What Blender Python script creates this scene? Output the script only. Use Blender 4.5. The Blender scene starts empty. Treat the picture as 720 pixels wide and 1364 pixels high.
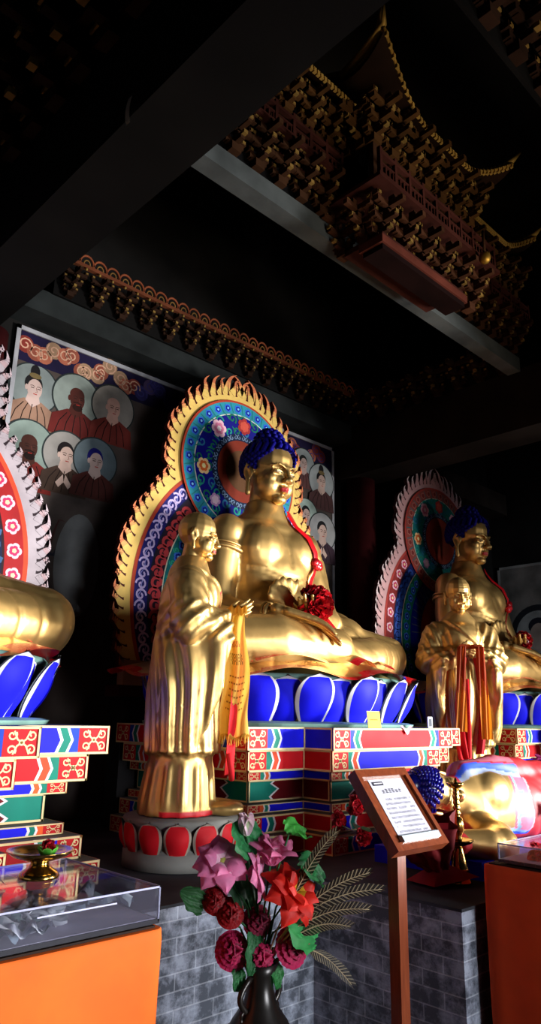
import bpy, math, random
import numpy as np
from math import sin, cos, pi, atan2, sqrt, radians
from mathutils import Vector, Matrix
random.seed(7)
sc = bpy.context.scene
COL = sc.collection
V3 = lambda *a: np.array(a, float)

# ------------------------------------------------------------------ colours
def hx(h, a=0.0):
    h = h.lstrip('#'); o = []
    for i in (0, 2, 4):
        c = int(h[i:i+2], 16) / 255
        o.append(c / 12.92 if c <= .04045 else ((c + .055) / 1.055) ** 2.4)
    return (o[0], o[1], o[2], a)
GOLD = hx('cfa866', .82); GOLD2 = hx('a9803f', .85); DGOLD = hx('8a6c38', .35); BRASS = hx('b8924a', 1)
BLUE = hx('1414e0'); NAVY = hx('0a0a58'); HAIR = hx('100b80'); RED = hx('c8141e'); DRED = hx('6e0f16'); TEAL = hx('137c68')
CREAM = hx('e6cf9a'); WHITE = hx('e8e4e6'); GREYW = hx('b9b8bd'); LBLUE = hx('9cc4e8'); ORANGE = hx('e8602a'); YEL = hx('e2bd5e')
PINK = hx('e79ac0'); GREEN = hx('2f8c46'); BLACK = hx('0c0b0c'); DARK = hx('1c1a1b'); STONE = hx('7d7f7c'); TEALG = hx('7fa79c')

# ------------------------------------------------------------------ materials
def nodes(name):
    m = bpy.data.materials.new(name); m.use_nodes = True
    n = m.node_tree.nodes; l = m.node_tree.links
    return m, n, l, n['Principled BSDF']
def paint(name, rough=.5, rmetal=.36, var=.22, nscale=6, bump=.0, spec=.5, sheer=0):
    """painted / gilded surface: colour from the mesh attribute, alpha of it = gilding"""
    m, n, l, b = nodes(name)
    a = n.new('ShaderNodeAttribute'); a.attribute_name = 'Col'
    tc = n.new('ShaderNodeTexCoord'); no = n.new('ShaderNodeTexNoise')
    no.inputs['Scale'].default_value = nscale; no.inputs['Detail'].default_value = 5
    l.new(tc.outputs['Object'], no.inputs['Vector'])
    mr = n.new('ShaderNodeMapRange'); mr.inputs[1].default_value = .3; mr.inputs[2].default_value = .7
    mr.inputs[3].default_value = 1 - var; mr.inputs[4].default_value = 1 + var * .4
    l.new(no.outputs['Fac'], mr.inputs[0])
    mx = n.new('ShaderNodeMix'); mx.data_type = 'RGBA'; mx.blend_type = 'MULTIPLY'; mx.inputs[0].default_value = 1
    l.new(a.outputs['Color'], mx.inputs[6]); l.new(mr.outputs[0], mx.inputs[7])
    l.new(mx.outputs[2], b.inputs['Base Color']); l.new(a.outputs['Alpha'], b.inputs['Metallic'])
    rr = n.new('ShaderNodeMapRange'); rr.inputs[3].default_value = rough; rr.inputs[4].default_value = rmetal
    l.new(a.outputs['Alpha'], rr.inputs[0])
    ra = n.new('ShaderNodeMath'); ra.operation = 'MULTIPLY_ADD'; ra.inputs[1].default_value = .12; ra.inputs[2].default_value = -.06
    l.new(no.outputs['Fac'], ra.inputs[0])
    rs = n.new('ShaderNodeMath'); rs.operation = 'ADD'; l.new(rr.outputs[0], rs.inputs[0]); l.new(ra.outputs[0], rs.inputs[1])
    l.new(rs.outputs[0], b.inputs['Roughness'])
    b.inputs['Specular IOR Level'].default_value = spec
    if bump:
        bp = n.new('ShaderNodeBump'); bp.inputs['Strength'].default_value = bump; bp.inputs['Distance'].default_value = .01
        l.new(no.outputs['Fac'], bp.inputs['Height']); l.new(bp.outputs[0], b.inputs['Normal'])
    if sheer:
        tr = n.new('ShaderNodeBsdfTranslucent'); l.new(mx.outputs[2], tr.inputs[0]); ms = n.new('ShaderNodeMixShader'); ms.inputs[0].default_value = sheer
        l.new(b.outputs[0], ms.inputs[1]); l.new(tr.outputs[0], ms.inputs[2]); l.new(ms.outputs[0], n['Material Output'].inputs[0])
    return m
M = {}
M['paint'] = paint('painted_wood', .62, .36, .22, 6, 0, .14)
M['gloss'] = paint('glossy_paint', .28, .3, .12)
M['matte'] = paint('matte_paint', .8, .5, .3, 4, 0, .2)
M['gilt'] = paint('gilded_clay', .55, .40, .30, 4)
M['brass'] = paint('worn_brass', .4, .2, .35, 14)
M['dark'] = paint('sooty_timber', .75, .42, .5, 3, .3, .04)
M['cloth'] = paint('cloth', .75, .5, .12, 9, .1, .2)
M['petal'] = paint('silk_petal', .55, .5, .25, 25, .1, .3, .42)
M['silk'] = paint('sheer_silk', .6, .5, .12, 9, .1, .2, .5)
M['mural'] = paint('sooty_mural', .8, .5, .65, 2.2, 0, .1)
def m_wood():
    m, n, l, b = nodes('varnished_wood')
    tc = n.new('ShaderNodeTexCoord'); mp = n.new('ShaderNodeMapping'); mp.inputs['Scale'].default_value = (30, 30, 3)
    no = n.new('ShaderNodeTexNoise'); no.inputs['Scale'].default_value = 3; no.inputs['Detail'].default_value = 6
    cr = n.new('ShaderNodeValToRGB'); cr.color_ramp.elements[0].color = hx('471a0f', 1); cr.color_ramp.elements[1].color = hx('8c4424', 1)
    l.new(tc.outputs['Object'], mp.inputs[0]); l.new(mp.outputs[0], no.inputs[0]); l.new(no.outputs['Fac'], cr.inputs[0])
    l.new(cr.outputs[0], b.inputs['Base Color']); b.inputs['Roughness'].default_value = .3
    return m
M['wood'] = m_wood()
def m_brick():
    m, n, l, b = nodes('grey_brick')
    tc = n.new('ShaderNodeTexCoord'); sp = n.new('ShaderNodeSeparateXYZ'); l.new(tc.outputs['Object'], sp.inputs[0])
    ad = n.new('ShaderNodeMath'); l.new(sp.outputs[0], ad.inputs[0]); l.new(sp.outputs[1], ad.inputs[1])
    cb = n.new('ShaderNodeCombineXYZ'); l.new(ad.outputs[0], cb.inputs[0]); l.new(sp.outputs[2], cb.inputs[1])
    br = n.new('ShaderNodeTexBrick'); l.new(cb.outputs[0], br.inputs['Vector'])
    br.inputs['Scale'].default_value = 1; br.inputs['Brick Width'].default_value = .21; br.inputs['Row Height'].default_value = .0655
    br.inputs['Mortar Size'].default_value = .0035; br.inputs['Mortar Smooth'].default_value = .4
    br.inputs['Color1'].default_value = hx('454a56', 1); br.inputs['Color2'].default_value = hx('6a707e', 1); br.inputs['Mortar'].default_value = hx('b4b8c2', 1)
    no = n.new('ShaderNodeTexNoise'); no.inputs['Scale'].default_value = 7; no.inputs['Detail'].default_value = 9; l.new(cb.outputs[0], no.inputs[0])
    no.inputs['Roughness'].default_value = .7
    cr = n.new('ShaderNodeValToRGB'); cr.color_ramp.elements[0].position = .44; cr.color_ramp.elements[0].color = hx('1c1e24', 1)
    cr.color_ramp.elements[1].position = .60; cr.color_ramp.elements[1].color = hx('c4cada', 1)
    l.new(no.outputs['Fac'], cr.inputs[0])
    mx = n.new('ShaderNodeMix'); mx.data_type = 'RGBA'; mx.blend_type = 'MIX'; mx.inputs[0].default_value = .5
    l.new(br.outputs['Color'], mx.inputs[6]); l.new(cr.outputs[0], mx.inputs[7]); l.new(mx.outputs[2], b.inputs['Base Color'])
    b.inputs['Roughness'].default_value = .55
    bp = n.new('ShaderNodeBump'); bp.inputs['Strength'].default_value = .5; bp.inputs['Distance'].default_value = .006
    iv = n.new('ShaderNodeMath'); iv.operation = 'SUBTRACT'; l.new(no.outputs['Fac'], iv.inputs[0]); l.new(br.outputs['Fac'], iv.inputs[1])
    l.new(iv.outputs[0], bp.inputs['Height']); l.new(bp.outputs[0], b.inputs['Normal'])
    return m
M['brick'] = m_brick()
def m_plaster(name, c1, c2, sc_=1.5, rough=.8):
    m, n, l, b = nodes(name)
    tc = n.new('ShaderNodeTexCoord'); no = n.new('ShaderNodeTexNoise'); no.inputs['Scale'].default_value = sc_; no.inputs['Detail'].default_value = 8
    cr = n.new('ShaderNodeValToRGB'); cr.color_ramp.elements[0].color = hx(c1, 1); cr.color_ramp.elements[1].color = hx(c2, 1)
    cr.color_ramp.elements[0].position = .35; cr.color_ramp.elements[1].position = .7
    l.new(tc.outputs['Object'], no.inputs[0]); l.new(no.outputs['Fac'], cr.inputs[0]); l.new(cr.outputs[0], b.inputs['Base Color'])
    b.inputs['Roughness'].default_value = rough; b.inputs['Specular IOR Level'].default_value = .08
    return m
M['wall'] = m_plaster('sooty_plaster', '0e0d0d', '1e1c1b')
M['floor'] = m_plaster('worn_stone_floor', '2a2b2e', '404146', 3, .6)
M['platform_top'] = m_plaster('dusty_platform', '2c2c2f', '4a4b50', 3, .7)
M['soot'] = m_plaster('black_timber', '070606', '0f0d0c', 2, .8)
def m_acrylic(name, tint, refl, f0=.06):
    m, n, l, b = nodes(name); n.remove(b)
    out = n['Material Output']; t = n.new('ShaderNodeBsdfTransparent'); t.inputs[0].default_value = tint
    g = n.new('ShaderNodeBsdfGlossy'); g.inputs['Roughness'].default_value = .04
    d = n.new('ShaderNodeBsdfDiffuse'); d.inputs[0].default_value = hx('c9c6e0', 1)
    lw = n.new('ShaderNodeLayerWeight'); lw.inputs[0].default_value = .35
    ma = n.new('ShaderNodeMath'); ma.operation = 'MULTIPLY_ADD'; ma.inputs[1].default_value = refl; ma.inputs[2].default_value = f0
    l.new(lw.outputs['Facing'], ma.inputs[0])
    x1 = n.new('ShaderNodeMixShader'); x1.inputs[0].default_value = .035; l.new(t.outputs[0], x1.inputs[1]); l.new(d.outputs[0], x1.inputs[2])
    x2 = n.new('ShaderNodeMixShader'); l.new(ma.outputs[0], x2.inputs[0]); l.new(x1.outputs[0], x2.inputs[1]); l.new(g.outputs[0], x2.inputs[2])
    l.new(x2.outputs[0], out.inputs[0])
    return m
M['acrylic'] = m_acrylic('clear_acrylic', (.96, .96, .985, 1), .42, .05)
def m_edge():
    m, n, l, b = nodes('acrylic_edge'); b.inputs['Base Color'].default_value = hx('c8c8e2', 1); b.inputs['Roughness'].default_value = .15
    return m
M['edge'] = m_edge()

# ------------------------------------------------------------------ mesh collector
class MB:
    def __init__(s): s.v = []; s.f = []; s.c = []; s.sm = []
    def add(s, vs, fs, col, smooth=False):
        o = len(s.v); s.v.extend([tuple(map(float, p)) for p in vs])
        many = isinstance(col, list)
        for i, f in enumerate(fs):
            s.f.append(tuple(o + k for k in f)); s.c.append(col[i] if many else col); s.sm.append(smooth)
        return s
    def box(s, c, d, col, rot=None):
        x, y, z = d[0]/2, d[1]/2, d[2]/2
        P = [V3(a*x, b*y, e*z) for a in (-1, 1) for b in (-1, 1) for e in (-1, 1)]
        if rot is not None: P = [np.array(rot @ Vector(p)) for p in P]
        P = [p + np.array(c, float) for p in P]
        return s.add(P, [(0,1,3,2),(4,6,7,5),(0,4,5,1),(2,3,7,6),(0,2,6,4),(1,5,7,3)], col)
    def bx(s, x0, x1, y0, y1, z0, z1, col):
        return s.box(((x0+x1)/2, (y0+y1)/2, (z0+z1)/2), (x1-x0, y1-y0, z1-z0), col)
    def prism(s, pts, z0, z1, col, side=None, M4=None):
        n = len(pts); P = [V3(p[0], p[1], z0) for p in pts] + [V3(p[0], p[1], z1) for p in pts]
        if M4 is not None: P = [np.array(M4 @ Vector(p)) for p in P]
        fs = [tuple(range(n-1, -1, -1)), tuple(range(n, 2*n))] + [(i, (i+1) % n, n+(i+1) % n, n+i) for i in range(n)]
        return s.add(P, fs, [col, col] + [side or col]*n)
    def tube(s, path, r, col, seg=8, cap=True, flat=1.0):
        path = [np.array(p, float) for p in path]; n = len(path)
        R = r if hasattr(r, '__len__') else [r]*n
        vs = []; up = None
        for i, p in enumerate(path):
            t = path[min(i+1, n-1)] - path[max(i-1, 0)]; t = t / (np.linalg.norm(t) + 1e-9)
            if up is None:
                up = V3(0, 0, 1) if abs(t[2]) < .9 else V3(1, 0, 0)
            a = np.cross(t, up); a /= np.linalg.norm(a) + 1e-9; b = np.cross(a, t); up = b
            for k in range(seg):
                q = 2*pi*k/seg; vs.append(p + R[i]*(cos(q)*a + flat*sin(q)*b))
        fs = [(i*seg+k, i*seg+(k+1) % seg, (i+1)*seg+(k+1) % seg, (i+1)*seg+k) for i in range(n-1) for k in range(seg)]
        if cap: fs += [tuple(range(seg-1, -1, -1)), tuple((n-1)*seg+k for k in range(seg))]
        return s.add(vs, fs, col, True)
    def lathe(s, prof, col, seg=32, c=(0, 0, 0), ex=1.0, ey=1.0, smooth=True):
        vs = []; n = len(prof)
        for r, z in prof:
            for k in range(seg):
                a = 2*pi*k/seg; vs.append((c[0]+r*ex*cos(a), c[1]+r*ey*sin(a), c[2]+z))
        fs = [(i*seg+k, i*seg+(k+1) % seg, (i+1)*seg+(k+1) % seg, (i+1)*seg+k) for i in range(n-1) for k in range(seg)]
        fs += [tuple(range(seg-1, -1, -1)), tuple((n-1)*seg+k for k in range(seg))]
        cc = col if not isinstance(col, list) else [col[i] for i in range(n-1) for k in range(seg)] + [col[0], col[-1]]
        return s.add(vs, fs, cc, smooth)
    def ball(s, c, r, col, u=10, v=6, rot=None):
        r = r if hasattr(r, '__len__') else (r, r, r); vs = []
        for i in range(v+1):
            a = pi*i/v
            for k in range(u):
                q = 2*pi*k/u; p = V3(r[0]*sin(a)*cos(q), r[1]*sin(a)*sin(q), r[2]*cos(a))
                if rot is not None: p = np.array(rot @ Vector(p))
                vs.append(p + np.array(c, float))
        fs = [(i*u+k, (i+1)*u+k, (i+1)*u+(k+1) % u, i*u+(k+1) % u) for i in range(v) for k in range(u)]
        return s.add(vs, fs, col, True)
    def grid(s, fn, nu, nv, col, smooth=True, closed=False):
        vs = [fn(i/nu, j/nv) for j in range(nv+1) for i in range(nu+1)]
        fs = []; cs = []
        for j in range(nv):
            for i in range(nu):
                fs.append((j*(nu+1)+i, j*(nu+1)+i+1, (j+1)*(nu+1)+i+1, (j+1)*(nu+1)+i))
                cs.append(col((i+.5)/nu, (j+.5)/nv) if callable(col) else col)
        return s.add(vs, fs, cs, smooth)
    def build(s, name, parent=None, mat='paint', loc=None, rz=0, weld=False):
        me = bpy.data.meshes.new(name); me.from_pydata(s.v, [], s.f)
        me.materials.append(M[mat])
        me.polygons.foreach_set('use_smooth', s.sm)
        at_ = me.color_attributes.new('Col', 'FLOAT_COLOR', 'CORNER')
        arr = np.zeros((len(me.loops), 4), np.float32); k = 0
        for f, c in zip(s.f, s.c):
            arr[k:k+len(f)] = c; k += len(f)
        at_.data.foreach_set('color', arr.ravel()); me.update()
        return link(name, me, parent, loc, rz)
def link(name, me, parent=None, loc=None, rz=0):
    o = bpy.data.objects.new(name, me); COL.objects.link(o)
    if parent is not None: o.parent = parent
    if loc is not None: o.location = loc
    o.rotation_euler.z = rz
    return o
def thing(name, label, cat, loc=(0, 0, 0), rz=0, group=None):
    o = bpy.data.objects.new(name, None); COL.objects.link(o); o.empty_display_size = .1
    o.location = loc; o.rotation_euler.z = rz
    return tag(o, label, cat, group)
def tag(o, label, cat, group=None):
    o['label'] = label; o['category'] = cat
    if group: o['group'] = group
    return o
def struct(o): o['kind'] = 'structure'; return o
def copy_tree(o, parent=None, loc=None):
    c = o.copy(); COL.objects.link(c)
    if parent is not None: c.parent = parent
    if loc is not None: c.location = loc
    for ch in list(o.children): copy_tree(ch, c)
    return c

# flat painting on a plane: origin o, axes u, v, normal n
class Panel:
    def __init__(s, mb, o, u, v, n): s.mb = mb; s.o = np.array(o, float); s.u = np.array(u, float); s.v = np.array(v, float); s.n = np.array(n, float); s.h = .0015
    def P(s, p, lift): return s.o + s.u*p[0] + s.v*p[1] + s.n*(lift*s.h)
    def poly(s, pts, col, lift=1): s.mb.add([s.P(p, lift) for p in pts], [tuple(range(len(pts)))], col)
    def rect(s, a, b, c, d, col, lift=1): s.poly([(a, c), (b, c), (b, d), (a, d)], col, lift)
    def disc(s, c, r, col, lift=1, n=24, ry=None, a0=0):
        ry = ry or r; s.poly([(c[0]+r*cos(2*pi*k/n+a0), c[1]+ry*sin(2*pi*k/n+a0)) for k in range(n)], col, lift)
    def stroke(s, path, w, col, lift=1, taper=False):
        n = len(path); L = []; R_ = []
        for i, p in enumerate(path):
            a = path[max(i-1, 0)]; b = path[min(i+1, n-1)]; dx, dy = b[0]-a[0], b[1]-a[1]; q = sqrt(dx*dx+dy*dy) or 1
            ww = w/2*((1-i/(n-1))*.9+.1 if taper else 1)
            L.append((p[0]-dy/q*ww, p[1]+dx/q*ww)); R_.append((p[0]+dy/q*ww, p[1]-dx/q*ww))
        vs = [s.P(p, lift) for p in L+R_]
        s.mb.add(vs, [(i, n+i, n+i+1, i+1) for i in range(n-1)], col)
    def spiral(s, c, r, a0, col, w, lift=1, turns=1.3, sgn=1):
        s.stroke([(c[0]+r*(1-.8*t/14)*cos(a0+sgn*2*pi*turns*t/14), c[1]+r*(1-.8*t/14)*sin(a0+sgn*2*pi*turns*t/14)) for t in range(15)], w, col, lift)
    def flower(s, c, r, cols, lift=1, n=5, a0=0):
        pts = []
        for k in range(n*8):
            a = 2*pi*k/(n*8); rr = r*(.78+.22*abs(cos(a*n/2))**.6); pts.append((c[0]+rr*cos(a+a0), c[1]+rr*sin(a+a0)))
        s.poly(pts, cols[0], lift)
        for k, cc in enumerate(cols[1:]):
            f = (.66, .3, .15)[k]; s.poly([(c[0]+(p[0]-c[0])*f, c[1]+(p[1]-c[1])*f) for p in pts], cc, lift+1+k)

# ------------------------------------------------------------------ sculpting: closed solids fused into one continuous skin
_U, _W = 14, 9
class Sculpt:
    def __init__(s): s.v = []; s.f = []; s.n = 0
    def _add(s, P, F):
        s.v.append(np.asarray(P, float)); s.f.extend([tuple(s.n+k for k in f) for f in F]); s.n += len(P)
    def ell(s, c, r, rot=None):
        r = r if hasattr(r, '__len__') else (r, r, r)
        P = [(0, 0, r[2])]
        for i in range(1, _W):
            a = pi*i/_W
            for k in range(_U):
                q = 2*pi*k/_U; P.append((r[0]*sin(a)*cos(q), r[1]*sin(a)*sin(q), r[2]*cos(a)))
        P.append((0, 0, -r[2])); P = np.array(P)
        if rot is not None: P = P @ np.array(rot).T
        F = [(0, 1+k, 1+(k+1) % _U) for k in range(_U)]
        for i in range(_W-2):
            F += [(1+i*_U+k, 1+(i+1)*_U+k, 1+(i+1)*_U+(k+1) % _U, 1+i*_U+(k+1) % _U) for k in range(_U)]
        b = 1+(_W-2)*_U; F += [(b+k, len(P)-1, b+(k+1) % _U) for k in range(_U)]
        s._add(P + np.array(c, float), F); return s
    def cap(s, p0, p1, r0, r1=None):
        r1 = r0 if r1 is None else r1; p0 = np.array(p0, float); p1 = np.array(p1, float)
        s.ell(p0, r0*1.01); s.ell(p1, r1*1.01)
        t = p1-p0; t /= np.linalg.norm(t)+1e-9; h = V3(0, 0, 1) if abs(t[2]) < .9 else V3(1, 0, 0)
        a = np.cross(t, h); a /= np.linalg.norm(a); b = np.cross(t, a); P = []
        for p, r in ((p0, r0), (p1, r1)):
            for k in range(_U): P.append(p+r*(cos(2*pi*k/_U)*a+sin(2*pi*k/_U)*b))
        F = [(k, (k+1) % _U, _U+(k+1) % _U, _U+k) for k in range(_U)] + [tuple(range(_U-1, -1, -1)), tuple(range(_U, 2*_U))]
        s._add(P, F); return s
    def chain(s, pts, rs):
        for i in range(len(pts)-1): s.cap(pts[i], pts[i+1], rs[i], rs[i+1])
        return s
    def loft(s, secs, seg=28, axis='z'):
        P = []
        for (z, cx, cy, rx, ry) in secs:
            for k in range(seg):
                q = 2*pi*k/seg; a, b = cx+rx*cos(q), cy+ry*sin(q)
                P.append((a, b, z) if axis == 'z' else (z, a, b))
        n = len(secs)
        F = [(i*seg+k, i*seg+(k+1) % seg, (i+1)*seg+(k+1) % seg, (i+1)*seg+k) for i in range(n-1) for k in range(seg)]
        F += [tuple(range(seg-1, -1, -1)), tuple((n-1)*seg+k for k in range(seg))]
        s._add(P, F); return s
    def fuse(s, voxel, smooth=5, fn=None, fac=.5, post=2):
        """returns (verts, faces) of one fused skin; fn(P, N) -> displacement along the normal"""
        me = bpy.data.meshes.new('tmp'); me.from_pydata(np.concatenate(s.v).tolist(), [], s.f)
        o = bpy.data.objects.new('tmp', me); COL.objects.link(o)
        m = o.modifiers.new('r', 'REMESH'); m.mode = 'VOXEL'; m.voxel_size = voxel; m.adaptivity = 0
        if smooth:
            m = o.modifiers.new('s', 'SMOOTH'); m.factor = fac; m.iterations = smooth
        dg = bpy.context.evaluated_depsgraph_get(); me2 = bpy.data.meshes.new_from_object(o.evaluated_get(dg))
        if fn is not None:
            nv = len(me2.vertices); P = np.zeros(nv*3); me2.vertices.foreach_get('co', P); P = P.reshape(-1, 3)
            N = np.zeros(nv*3); me2.vertex_normals.foreach_get('vector', N); N = N.reshape(-1, 3)
            P = P + N*fn(P, N)[:, None]; me2.vertices.foreach_set('co', P.ravel()); me2.update()
            if post:
                o.modifiers.clear(); o.data = me2; m = o.modifiers.new('s', 'SMOOTH'); m.factor = .4; m.iterations = post
                dg = bpy.context.evaluated_depsgraph_get(); me3 = bpy.data.meshes.new_from_object(o.evaluated_get(dg)); me2 = me3
        nv = len(me2.vertices); P = np.zeros(nv*3, np.float32); me2.vertices.foreach_get('co', P); P = P.reshape(-1, 3)
        nl = len(me2.loops); L = np.zeros(nl, np.int32); me2.loops.foreach_get('vertex_index', L)
        npo = len(me2.polygons); S_ = np.zeros(npo, np.int32); me2.polygons.foreach_get('loop_start', S_)
        T = np.zeros(npo, np.int32); me2.polygons.foreach_get('loop_total', T)
        bpy.data.objects.remove(o)
        return P, [tuple(L[a:a+b].tolist()) for a, b in zip(S_, T)]
def body_mesh(name, pieces, colfn, mat='gilt', parent=None):
    """pieces: list of (verts, faces); one mesh object, colour per vertex"""
    P = np.concatenate([p for p, f in pieces]); F = []; o = 0
    for p, f in pieces:
        F += [tuple(o+k for k in q) for q in f]; o += len(p)
    me = bpy.data.meshes.new(name); me.from_pydata(P.tolist(), [], F); me.materials.append(M[mat])
    me.polygons.foreach_set('use_smooth', [True]*len(F))
    a = me.color_attributes.new('Col', 'FLOAT_COLOR', 'POINT'); a.data.foreach_set('color', colfn(P.astype(float)).astype(np.float32).ravel()); me.update()
    return link(name, me, parent)
def xf(piece, R=None, t=(0, 0, 0)):
    P, F = piece; P = np.asarray(P, float)
    if R is not None: P = P @ np.array(R).T
    return P + np.array(t, float), F
rotx = lambda a: np.array(Matrix.Rotation(a, 3, 'X')); roty = lambda a: np.array(Matrix.Rotation(a, 3, 'Y')); rotz = lambda a: np.array(Matrix.Rotation(a, 3, 'Z'))

def head_piece(H, voxel, old=False, ear=1.0, neck=.25):
    """head with face; chin at z=0, crown at z=H, facing -y"""
    s = Sculpt(); E = lambda c, r: s.ell(np.array(c)*H, np.array(r)*H); C = lambda a, b, r0, r1: s.cap(np.array(a)*H, np.array(b)*H, r0*H, r1*H)
    E((0, .03, .62), (.335, .40, .385)); E((0, -.09, .34), (.285, .285, .33)); E((0, -.28, .075), (.115, .10, .08))
    C((0, .05, .25), (0, .08, -neck), .20, .215)
    for k in (-1, 1):
        E((k*.15, -.17, .27), (.145, .17, .17)); E((k*.17, -.25, .36), (.10, .09, .08))
        E((k*.135, -.318, .455), (.085, .06, .042)); C((k*.06, -.365, .452), (k*.21, -.315, .447), .016, .010)
        C((k*.045, -.392, .515), (k*.14, -.378, .555), .020, .022); C((k*.14, -.378, .555), (k*.255, -.285, .52), .022, .014)
        E((k*.05, -.425, .318), (.04, .05, .036))
        # ear: rim, lobe
        C((k*.335, -.02, .42), (k*.36, .05, .56), .030, .035); C((k*.36, .05, .56), (k*.365, .10, .45), .035, .03)
        C((k*.365, .10, .45), (k*.35, .03, .30), .03, .035); C((k*.35, .03, .30), (k*.345, .02, .30-.13*ear), .035, .042)
        E((k*.34, .03, .42), (.022, .07, .10))
    C((0, -.375, .53), (0, -.43, .38), .032, .040); E((0, -.455, .335), (.052, .055, .045))
    C((-.075, -.37, .222), (0, -.405, .228), .018, .024); C((0, -.405, .228), (.075, -.37, .222), .024, .018)
    C((-.055, -.37, .178), (0, -.398, .175), .022, .030); C((0, -.398, .175), (.055, -.37, .178), .030, .022)
    if old:
        for k in (-1, 1): C((k*.09, -.40, .33), (k*.13, -.33, .2), .018, .012); E((k*.2, -.27, .38), (.06, .06, .05))
    def fn(P, N):
        q = P/H; d = np.zeros(len(P))
        e = lambda c, r: np.exp(-((q-np.array(c))**2/np.array(r)**2).sum(1))
        for k in (-1, 1):
            d -= .030*e((k*.135, -.36, .503), (.095, .09, .020)); d -= .014*e((k*.135, -.37, .415), (.085, .08, .014))
            d -= .022*e((k*.135, -.385, .447), (.07, .06, .010)); d += .012*e((k*.135, -.36, .470), (.075, .07, .012))
        d -= .018*e((0, -.41, .20), (.085, .05, .007)); d -= .012*e((0, -.36, .13), (.08, .06, .02))
        if old: d += .006*np.sin(q[:, 2]*95)*e((0, -.35, .68), (.22, .15, .07))
        return d*H
    return s.fuse(voxel, 3, fn, .4, 1)
def lips_mask(P, H, c, R=None):
    Q = (P-np.array(c)); Q = Q if R is None else Q @ np.array(R)
    q = Q/H
    return (np.abs(q[:, 0]) < .09) & (q[:, 1] < -.345) & (np.abs(q[:, 2]-.201) < .040*np.sqrt(np.clip(1-(q[:, 0]/.092)**2, 0, 1)))

def hand_piece(L, d, n, s_, curl=.3, spread=.12, voxel=None, thumb=.6, curls=None):
    """palm, four fingers of different length and a thumb. d: finger direction, n: palm normal, s_: thumb side"""
    d, n, s_ = [np.array(a, float)/np.linalg.norm(a) for a in (d, n, s_)]
    S = Sculpt(); lens = (.44, .50, .46, .36)
    for i in range(4):
        off = (.175-.117*i)
        kn = d*(.50-.03*abs(i-1.2))*L+s_*off*L
        S.cap(d*.02*L+s_*off*.6*L, kn, .072*L, .062*L)
        p = kn; ang = 0; c = curls[i] if curls else curl
        pts = [p]; sp = spread*(1.5-i)
        for q, ln in enumerate((.45, .32, .23)):
            ang += c*(.8, 1.2, .8)[q]
            dd = d*cos(ang)+n*sin(ang)+s_*sp*(1 if q == 0 else .4); dd /= np.linalg.norm(dd)
            p = p+dd*lens[i]*ln*L*1.05; pts.append(p)
        S.chain(pts, [.058*L, .053*L, .048*L, .038*L])
    S.ell(d*.25*L, np.array([.2, .2, .2])*L*.55)
    t0 = d*.10*L+s_*.13*L; t1 = t0+(d*.55+s_*.75+n*.15*thumb)*.2*L; t2 = t1+(d*.85+s_*.3+n*.3*thumb)*.17*L; t3 = t2+(d*.95+n*.35*thumb)*.12*L
    S.chain([t0, t1, t2, t3], [.085*L, .07*L, .06*L, .045*L])
    S.cap(d*.12*L, -d*.14*L, .105*L, .105*L)
    return S.fuse(voxel or L*.03, 2, None, .4)

# ------------------------------------------------------------------ layout (metres; x along the back wall, y into the hall, z up)
XL, XC, XR = .88, 4.018, 7.155          # the three enthroned figures
YS = 4.15; ZP = .85                     # their depth, top of the brick platform

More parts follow.
